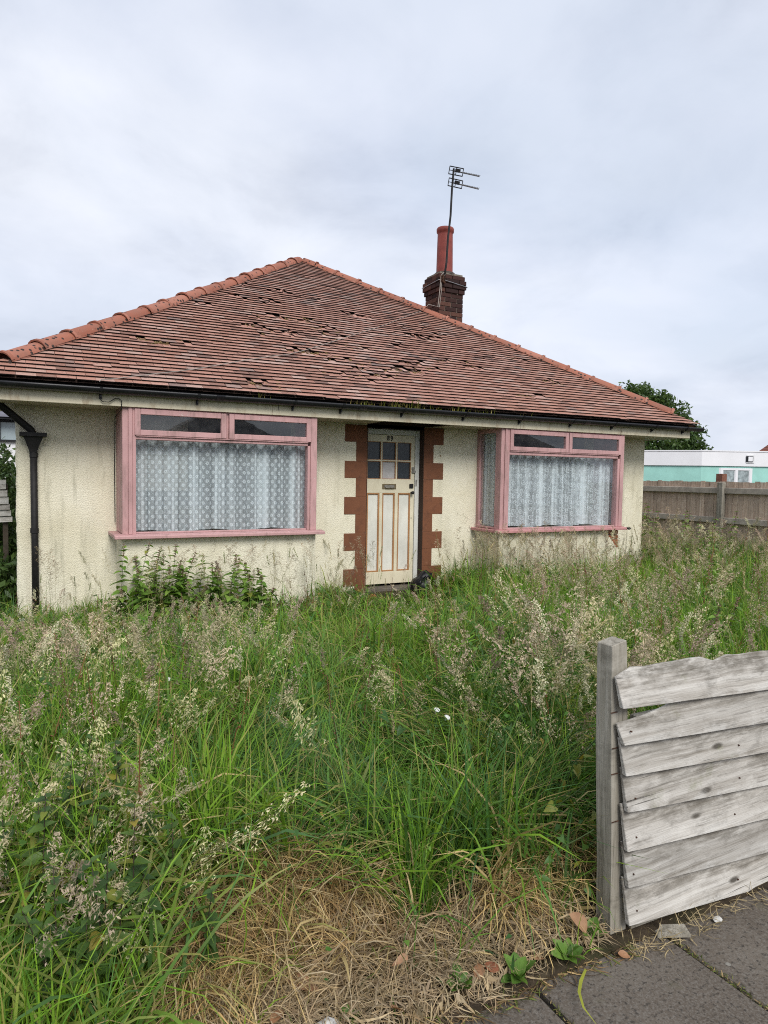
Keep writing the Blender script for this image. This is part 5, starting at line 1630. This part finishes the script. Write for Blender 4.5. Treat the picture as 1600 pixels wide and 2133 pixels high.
# sparse heads through the green middle
fx = lambda x, y: cl01(.30 * smooth(.30, .44, x / y) * smooth(.80, .62, x / y) * smooth(2.2, 3., y) * (1 - dryness(x, y)))
x, y = patch(4200, fx)
seed_heads("mixed_seed_heads", "scattered seed heads through the bright green middle of the garden", ['bent', 'spike', 'fog', 'oat'], x, y, np.clip(hmap(x, y) * RNG.uniform(1.05, 1.45, len(x)), .22, .72))
# close heads at the left front corner
n = 58
x = RNG.uniform(-.30, .52, n); y = RNG.uniform(1.85, 2.9, n)
k = (x < .42 + .25 * (y - 1.9)) & (x > -.08 * y - .2)
x, y = x[k], y[k]
seed_heads("corner_oat_grass", "large drooping oat-grass heads at the front left corner", ['oat'], x, y, RNG.uniform(.40, .62, len(x)), .3)
n = 90
x = RNG.uniform(2.0, 3.6, n); y = RNG.uniform(1.95, 3.0, n)
seed_heads("fence_side_grass", "seeding grass standing behind the weatherboard fence", ['oat', 'bent', 'fog'], x, y, RNG.uniform(.45, .78, n), .2)
# right side strip beyond the house and left passage
def side_strip(n, x0, x1, y0, y1, h0, h1, name, label):
    x = RNG.uniform(x0, x1, n); y = RNG.uniform(y0, y1, n)
    k = ~blocked(x, y); x, y = x[k], y[k]; n = len(x)
    col = PAL[RNG.integers(0, 5, n)] * RNG.normal(.9, .2, (n, 1))
    V, F, C = blades(x, y, RNG.uniform(h0, h1, n), RNG.uniform(.006, .012, n), RNG.random(n) * 6.28, np.abs(RNG.normal(.15, .15, n)), RNG.uniform(.2, 1.4, n), np.clip(col, .01, .5), K=4)
    tagstuff(np_mesh(name, V, F, 'grass', None, C), label, "grass")
side_strip(9000, 9.2, 11.85, 7.2, 12., .3, .75, "side_grass", "tall grass between the bungalow and the right fence")
x = RNG.uniform(9.2, 11.8, 230); y = RNG.uniform(7.0, 11.5, 230)
seed_heads("side_seed_heads", "seed heads in front of the brown close-board fence", ['bent', 'oat', 'fog'], x, y, RNG.uniform(.5, 1.05, 230), .2)
side_strip(900, -1.6, -.1, 7.4, 11., .15, .40, "passage_grass", "thin grass in the shaded left passage")

# ------------------------------------------------------------------ leafy plants
def leaf_mesh(kind, mat):
    rows = {'lance': [(0, .0), (.12, .17), (.32, .24), (.6, .17), (.85, .07), (1, 0.)],
            'nettle': [(0, .05), (.08, .26), (.25, .34), (.55, .25), (.82, .10), (1, 0.)],
            'dock': [(0, .02), (.10, .14), (.35, .20), (.6, .18), (.85, .10), (1, .0)],
            'heart': [(-.14, .30), (.02, .42), (.25, .38), (.55, .25), (.82, .10), (1, .0)],
            'oval': [(0, .05), (.15, .25), (.4, .34), (.7, .27), (.9, .13), (1, .02)]}[kind]
    V, F = [], []
    dr = {'lance': .22, 'nettle': .30, 'dock': .35, 'heart': .25, 'oval': .18}[kind]
    rr = random.Random(hash(kind) % 1000 if False else len(kind))
    for t, w in rows:
        z = -dr * max(t, 0) ** 1.8; wob = .03 * rr.uniform(-1, 1)
        V += [(t, w, z + w * .35 + wob), (t if t > 0 else 0, 0, z), (t, -w, z + w * .35 - wob)]
    for i in range(len(rows) - 1):
        b = 3 * i
        F += [(b, b + 3, b + 4, b + 1), (b + 1, b + 4, b + 5, b + 2)]
    me = bpy.data.meshes.new(kind + "_leaf")
    me.from_pydata(V, [], F); me.materials.append(MT[mat]); me.shade_smooth()
    return me
LM = {('nettle', 'willow'): leaf_mesh('nettle', 'willow')}
for kd, mt in (('lance', 'willow'), ('nettle', 'nettle'), ('dock', 'dock'), ('heart', 'bind'), ('nettle', 'yellow'), ('lance', 'dead'), ('oval', 'dock'), ('oval', 'dead'), ('oval', 'bind'), ('heart', 'yellow')):
    LM[(kd, mt)] = leaf_mesh(kd, mt)
rp_ = random.Random(21)
def add_leaf(parent, key, loc, size, yaw, pitch, roll=0.):
    o = bpy.data.objects.new("leaf", LM[key])
    COL.objects.link(o)
    o.parent = parent
    o.location = Vector(loc) - WL[parent.name]
    o.rotation_euler = (roll, pitch, yaw)
    o.scale = (size, size * rp_.uniform(.8, 1.15), size)
    return o
def stem_plant(name, label, cat, base, stems, key, lsize, npair, stemmat='greenstem', group=None, yellow=.06, topseed=False, r0=.004):
    bx_, by_ = base
    bz = float(gz(np.array([bx_]), np.array([by_]))[0])
    t = thing(name, label, cat, (bx_, by_, bz), group)
    for (dx, dy, h, az, ln) in stems:
        P = lambda f: Vector((bx_ + dx + math.cos(az) * ln * h * f ** 1.6, by_ + dy + math.sin(az) * ln * h * f ** 1.6, bz - .02 + h * f))
        MB().tube([P(i / 6) for i in range(7)], [r0 * (1.05 - .75 * i / 6) for i in range(7)], 5).build("stem", stemmat, t, smooth=True)
        a0 = rp_.uniform(0, 3.14)
        for i in range(npair):
            f = .18 + .80 * i / max(1, npair - 1); p = P(min(f, .99))
            sz = lsize * (1.15 - .75 * f ** 1.6) * rp_.uniform(.8, 1.15)
            a = a0 + (math.pi / 2) * (i % 2) + rp_.gauss(0, .25)
            for sgn in (0, math.pi):
                if rp_.random() < .06:
                    continue
                kk_ = key
                if rp_.random() < yellow * (1.6 - f):
                    kk_ = ('nettle', 'yellow')
                add_leaf(t, kk_, p, sz, a + sgn, rp_.uniform(-.35, .45) - .25 * f, rp_.gauss(0, .25))
        if topseed:
            b = MB()
            for q in range(16):
                f = .86 + .16 * q / 16; p = P(f); a = q * 2.4
                b.obox(p + Vector((math.cos(a), math.sin(a), .3)) * .008, (math.cos(a) * .009, math.sin(a) * .009, .004), (-math.sin(a) * .003, math.cos(a) * .003, 0), (0, 0, .003))
            b.build("flower_spike", 'panicle_brown', t)
    return t
MT['panicle_brown'] = simple("brown_flower_spike", (.22, .14, .10), .8, .4, 40.)
def rs(n, spread, h0, h1, ln=.25):
    return [(rp_.gauss(0, spread), rp_.gauss(0, spread), rp_.uniform(h0, h1), rp_.uniform(0, 6.28), rp_.uniform(.02, ln)) for _ in range(n)]
G1 = "leafy weeds under the left bay window"
for (p, n_, h0, h1, lab) in (((.92, 7.22), 3, .62, .82, "willowherb clump at the left end of the left bay with tips near the sill"),
                             ((1.22, 7.05), 4, .58, .80, "dense bright-leaved clump left of the middle of the left bay wall"),
                             ((1.52, 7.12), 4, .45, .70, "leafy clump below the middle pane of the left bay"),
                             ((1.85, 7.10), 4, .50, .76, "dark-stemmed clump right of the middle of the left bay wall"),
                             ((2.12, 7.18), 2, .40, .60, "low broad-leaved clump at the right of the weeds under the left bay")):
    stem_plant("willowherb", lab, "weed", p, rs(n_ + 6, .16, h0 * .6, h1 * 1.08), ('nettle', 'willow'), .14, 14, 'stem', G1, .05, True)
G2 = "nettles at the front left corner"
for (p, n_, h0, h1, lab) in (((.06, 2.02), 3, .36, .48, "nettle clump lowest at the left edge under the big drooping seed plume"),
                             ((.24, 2.12), 3, .38, .52, "nettle clump with dark stems beside the straw patch"),
                             ((.02, 2.42), 3, .42, .56, "yellowing nettle clump at the left edge among the oat-grass heads"),
                             ((.36, 2.42), 3, .34, .48, "nettle clump behind the left end of the dead grass"),
                             ((.14, 2.72), 3, .42, .56, "nettle clump furthest back at the front left corner")):
    stem_plant("nettle", lab, "nettle", p, rs(n_ + 3, .09, h0 * .8, h1 * 1.08), ('nettle', 'nettle'), .085, 10, 'stem', G2, .14, False, .0035)
G3 = "weeds along the right side"
for (p, n_, h0, h1, lab) in (((9.62, 8.3), 7, .75, 1.25, "yellow-green leafy weed against the right corner of the bungalow"),
                             ((10.4, 8.1), 7, .70, 1.10, "weed clump midway between the bungalow corner and the brown fence post"),
                             ((11.3, 8.3), 7, .70, 1.10, "weed clump at the foot of the brown fence post"),
                             ((6.6, 4.6), 4, .55, .80, "dark-stemmed weed above the top board of the weatherboard fence"),
                             ((4.9, 3.5), 4, .50, .72, "weed clump with yellow leaves behind the left half of the weatherboard fence"),
                             ((8.9, 6.6), 6, .6, 1.0, "weed clump in front of the right corner of the bungalow")):
    stem_plant("leafy_weed", lab, "weed", p, rs(n_, .14, h0, h1), ('nettle', 'willow'), .145, 10, 'stem', G3, .12, True)
def rosette(name, label, cat, base, n, key, size, group=None, up=.5, z=None):
    bz = float(gz(np.array([base[0]]), np.array([base[1]]))[0]) + .005 if z is None else z
    t = thing(name, label, cat, (base[0], base[1], bz), group)
    for i in range(n):
        a = i * 2.4 + rp_.gauss(0, .3)
        r = rp_.uniform(0, size * .25)
        add_leaf(t, key, (base[0] + math.cos(a) * r, base[1] + math.sin(a) * r, bz + rp_.uniform(0, size * .35 * up)), size * rp_.uniform(.65, 1.15), a, -up * rp_.uniform(.3, 1.4), rp_.gauss(0, .3))
    return t
dk_ = rosette("dock", "broad-leaved green dock growing beside the right door jamb", "weed", (4.86, 7.62), 9, ('dock', 'dock'), .26, None, 1.0)
rosette("dock", "upright dock with long leaves in front of the right quoins", "weed", (5.05, 7.42), 8, ('dock', 'dock'), .30, None, 1.15)
G4 = "small weeds along the pavement edge"
for (p, n_, sz, lab) in (((1.17, 1.66), 16, .055, "bright green weed mat at the pavement edge nearest the bottom of the picture centre"),
                         ((1.352, 1.605), 14, .060, "green weed overhanging the pavement slab joint"),
                         ((1.556, 1.60), 12, .055, "pointed-leaved weed beside the fallen orange leaf"),
                         ((1.70, 1.645), 12, .050, "small weed left of the foot of the fence post"),
                         ((.823, 1.72), 16, .042, "bright small-leaved weed beside the white stone"),
                         ((1.30, 2.02), 8, .05, "young weed in the middle of the right straw patch")):
    rosette("pavement_weed", lab, "weed", p, n_, ('oval', 'dock'), sz, G4, .8)
G5 = "bindweed in the grass"
def bindweed(base, n, h, lab, key=('heart', 'bind'), size=.055):
    bz = float(gz(np.array([base[0]]), np.array([base[1]]))[0])
    t = thing("bindweed", lab, "bindweed", (base[0], base[1], bz), G5)
    P = lambda f: Vector((base[0] + .05 * math.sin(f * 7), base[1] - .10 * f + .03 * math.cos(f * 9), bz + h * f))
    MB().tube([P(i / 9) for i in range(10)], .0022, 5).build("stem", 'greenstem', t)
    for i in range(n):
        f = .25 + .75 * i / n
        add_leaf(t, key if rp_.random() > .15 else ('heart', 'yellow'), P(f) + Vector((rp_.gauss(0, .04), rp_.gauss(0, .03), 0)), size * rp_.uniform(.7, 1.15), -1.57 + rp_.gauss(0, 1.5), rp_.uniform(-.2, 1.0), rp_.gauss(0, .6))
    return t
bindweed((1.657, 2.98), 8, .50, "bindweed with heart-shaped leaves climbing the grass in the middle of the garden")
bindweed((2.031, 2.56), 9, .48, "bindweed with large leaves in the dark grass left of the fence post")
bindweed((1.70, 1.80), 9, .36, "crinkled leaves climbing low beside the fence post foot", size=.042)
bindweed((1.93, 2.0), 12, .60, "mottled yellow-green leaves against the left side of the fence post", ('heart', 'yellow'), .046)
bindweed((1.82, 1.95), 10, .45, "dark green bindweed leaves pressed against the fence post", size=.042)
for (x, y, z, lab) in ((1.80, 2.80, .44, "white bindweed flower in the grass left of the fence"), (1.835, 2.76, .41, "smaller white bindweed flower just below the other"), (.72, 4.0, .40, "white flower among the seed heads at the centre left")):
    m = MB(); m.lathe((0, 0, 0), [(.002, -.022), (.004, -.010), (.010, 0.), (.016, .003)], 10)
    o = m.build("bindweed_flower", 'petal', None, loc=(0, 0, 0), smooth=True)
    o.location = (x, y, z); o.rotation_euler = (.5, .5 - x * .2, 0)
    tag(o, lab, "flower", "white bindweed flowers")
# fallen leaves and litter at the pavement edge
G6 = "fallen leaves at the pavement edge"
for (p, key, sz, lab) in (((1.665, 1.625), ('oval', 'dead'), .085, "orange-red leaf standing up beside the fence post weeds"),
                          ((1.737, 1.552), ('oval', 'dead'), .04, "small orange leaf lying on the slab near the fence post"),
                          ((.697, 1.90), ('lance', 'dead'), .11, "long curled brown leaf on the straw"),
                          ((.715, 1.855), ('oval', 'bind'), .075, "green leaf lying beside the curled brown leaf"),
                          ((1.229, 1.635), ('oval', 'dead'), .055, "tan curled leaf beside the weed mat"),
                          ((1.302, 1.635), ('oval', 'dead'), .05, "pale pinkish leaf between two pavement weeds"),
                          ((1.06, 1.79), ('lance', 'dead'), .06, "upright tan leaf on the straw"),
                          ((1.44, 1.625), ('oval', 'dead'), .05, "brown leaf in the litter above the slab joint"),
                          ((.93, 1.66), ('oval', 'dead'), .05, "brown leaf close to the white stone"),
                          ((.60, 1.76), ('oval', 'dead'), .055, "tan leaf left of the white stone")):
    o = bpy.data.objects.new("fallen_leaf", LM[key]); COL.objects.link(o)
    o.location = (p[0], p[1], (.045 if p[1] > 1.6 else .018) + (.03 if 'stand' in lab or 'upright' in lab else 0))
    o.rotation_euler = (rp_.gauss(0, .4), (-.9 if 'stand' in lab else rp_.gauss(0, .25)), rp_.uniform(0, 6.28)); o.scale = (sz, sz, sz)
    tag(o, lab, "leaf", G6)
def rock(name, mat, c, r, label, cat, sc=(1, 1, .6), seed=0, group=None, sub=2):
    bm = bmesh.new(); bmesh.ops.create_icosphere(bm, subdivisions=sub, radius=1)
    for v in bm.verts:
        v.co *= 1 + .35 * mnoise.noise(v.co * 1.4 + Vector((seed, 0, 0)))
        v.co = Vector((v.co.x * r * sc[0], v.co.y * r * sc[1], v.co.z * r * sc[2]))
    me = bpy.data.meshes.new(name); bm.to_mesh(me); bm.free(); me.materials.append(MT[mat])
    o = bpy.data.objects.new(name, me); link(o, None, c)
    return tag(o, label, cat, group)
rock("stone", 'stone', (.746, 1.70, .02), .038, "white stone at the bottom edge of the straw", "stone", (1.1, .8, .6), 3)
rock("stone", 'stone', (2.217, 1.53, .006), .018, "white shard on the slab below the weatherboard fence", "stone", (1.1, .8, .35), 5)
rock("stone", 'stone', (-.062, 7.70, .06), .05, "pale scrap lying at the foot of the left wall corner", "stone", (1.1, .5, .9), 8)
rock("brick_fragment", 'redbrick', (3.86, 7.56, .07), .05, "red brick fragment left of the doorstep", "brick", (.9, .8, 1.1), 2)
m = MB(); m.obox((2.0, 1.555, .012), (.05, -.028, .004), (.014, .025, 0), (0, 0, .005)); tag(m.build("wood_offcut", 'postwood', None, loc=(2.0, 1.555, 0)), "mossy wood offcut on the slab joint below the fence", "wood")
bg = rock("bin_bag", 'bag', (4.70, 7.74, .14), .19, "crumpled black bin bag slumped against the right of the door", "bag", (.75, .7, 1.0), 6, None, 4)
bg.data.shade_smooth()
for v in bg.data.vertices:
    v.co += Vector((.022 * mnoise.noise(v.co * 20), .022 * mnoise.noise(v.co * 21 + Vector((3, 0, 0))), .014 * mnoise.noise(v.co * 22))) + v.co.normalized() * .016 * abs(mnoise.noise(v.co * 38))
    if v.co.z > .10: v.co.x += (v.co.z - .1) * .9; v.co.x *= .8
lb_ = np_mesh("grass_blade", *blades(np.array([1.585]), np.array([1.545]), np.array([.26]), np.array([.011]), np.array([-2.6]), np.array([1.35]), np.array([.25]), np.array([(.36, .38, .06)]))[:2], 'grass', None, np.tile(np.array([(.36, .38, .06)]), (10, 1)))
tag(lb_, "long yellow-green blade lying across the pavement slab", "blade of grass")

# ------------------------------------------------------------------ trees and bushes
def leaf_cloud(name, parent, blobs, n, size, mat, seed):
    rg = np.random.default_rng(seed)
    w = np.array([b[3] * b[4] * b[5] for b in blobs]) ** .7; w /= w.sum()
    bi = rg.choice(len(blobs), n, p=w)
    B = np.array(blobs)[bi]
    d = rg.normal(size=(n, 3)); d /= np.linalg.norm(d, axis=1)[:, None]
    r = rg.random(n) ** .42
    nz = np.array([mnoise.noise(Vector((a * 2.3 + b, c * 2.3, e * 2.3))) for (a, c, e), b in zip(d, bi)])
    P = B[:, :3] + d * (B[:, 3:6]) * (r * (1 + .42 * nz))[:, None]
    a = rg.normal(size=(n, 3)); a /= np.linalg.norm(a, axis=1)[:, None]
    b = np.cross(a, rg.normal(size=(n, 3))); b /= np.linalg.norm(b, axis=1)[:, None]
    s = size * rg.uniform(.6, 1.3, n)[:, None]
    V = np.stack([P - a * s, P + b * s * .45, P + a * s, P - b * s * .45], 1).reshape(-1, 3)
    F = np.arange(n * 4).reshape(n, 4)
    return np_mesh(name, V, F, mat, parent, None, tuple(WL[parent.name]))
tr = thing("tree", "dark green leafy tree rising behind the right end of the bungalow roof", "tree", (28.9, 24.6, 0))
def TP(q, d, z): return (28.2 + q * .884 + d * .467, 25.0 - q * .467 + d * .884, z)
MB().tube([TP(.8, 0, -.2), TP(.75, 0, 1.5), TP(.6, 0, 3.0), TP(.3, .1, 4.6)], [.34, .27, .22, .10], 9).build("trunk", 'bark', tr, smooth=True)
for (a, b, c) in ((2.4, .3, 4.2), (-1.2, .4, 5.0), (.8, 1.2, 5.2), (1.2, -.9, 3.8), (-.2, -.6, 5.6)):
    MB().tube([TP(.7, 0, 2.2), TP(a * .5 + .35, b * .5, 3.3), TP(a, b, c)], [.14, .09, .03], 6).build("limb", 'bark', tr, smooth=True)
BL = [(-.9, 0, 5.1, 1.5, 1.5, 1.4), (.2, .3, 5.3, 1.2, 1.3, 1.3), (1.3, -.2, 4.7, 1.2, 1.3, 1.1), (2.3, 0, 3.8, 1.0, 1.2, 1.05), (3.0, .2, 2.9, .85, 1.1, .8), (1.2, -.4, 3.1, 1.8, 1.6, 1.2), (-1.0, .3, 3.4, 1.6, 1.4, 1.3), (-.3, -.5, 6.1, .7, .8, .5), (.9, -.4, 5.7, .6, .7, .5), (1.9, -.3, 4.7, .55, .6, .45), (-1.8, .2, 5.6, .8, .9, .7)]
leaf_cloud("crown", tr, [TP(*b[:3]) + tuple(b[3:]) for b in BL], 20000, .11, 'treeleaf', 4)
bs = thing("overgrown_bush", "light green bush with pale flowers filling the top of the left passage", "bush", (-.75, 11.2, 0))
MB().tube([(-.75, 11.2, -.1), (-.7, 11.2, .8), (-.6, 11.15, 1.5)], [.05, .04, .015], 7).build("trunk", 'bark', bs)
leaf_cloud("crown", bs, [(-.75, 11.3, 1.40, .75, .7, .45), (-.35, 11.0, 1.35, .40, .5, .40), (-.30, 10.9, 1.80, .10, .2, .25), (-.9, 11.2, .7, .7, .6, .6), (-.3, 11.0, .75, .35, .5, .5)], 5200, .045, 'bushleaf', 6)
b2 = thing("dark_shrub", "dark shrub low in the shade of the left passage", "bush", (-.55, 10.0, 0))
MB().tube([(-.55, 10.0, -.1), (-.5, 10., .5)], [.04, .01], 6).build("trunk", 'bark', b2)
leaf_cloud("crown", b2, [(-.55, 10.1, .6, .5, .5, .6), (-.22, 9.6, .45, .22, .5, .5), (-.3, 8.9, .3, .25, .4, .35), (-.45, 9.5, .9, .3, .4, .4)], 4600, .05, 'treeleaf', 8)
b3 = thing("ivy_hedge", "tall dark hedge closing the back of the left passage", "hedge", (-1.2, 14, 0))
MB().tube([(-1.2, 14.0, -.1), (-1.2, 14., 1.2)], [.07, .03], 6).build("trunk", 'bark', b3)
leaf_cloud("crown", b3, [(-1.6, 14, 1.0, 1.2, .8, 1.1), (-.2, 14.3, 1.0, 1.0, .8, 1.0)], 5200, .07, 'treeleaf', 9)
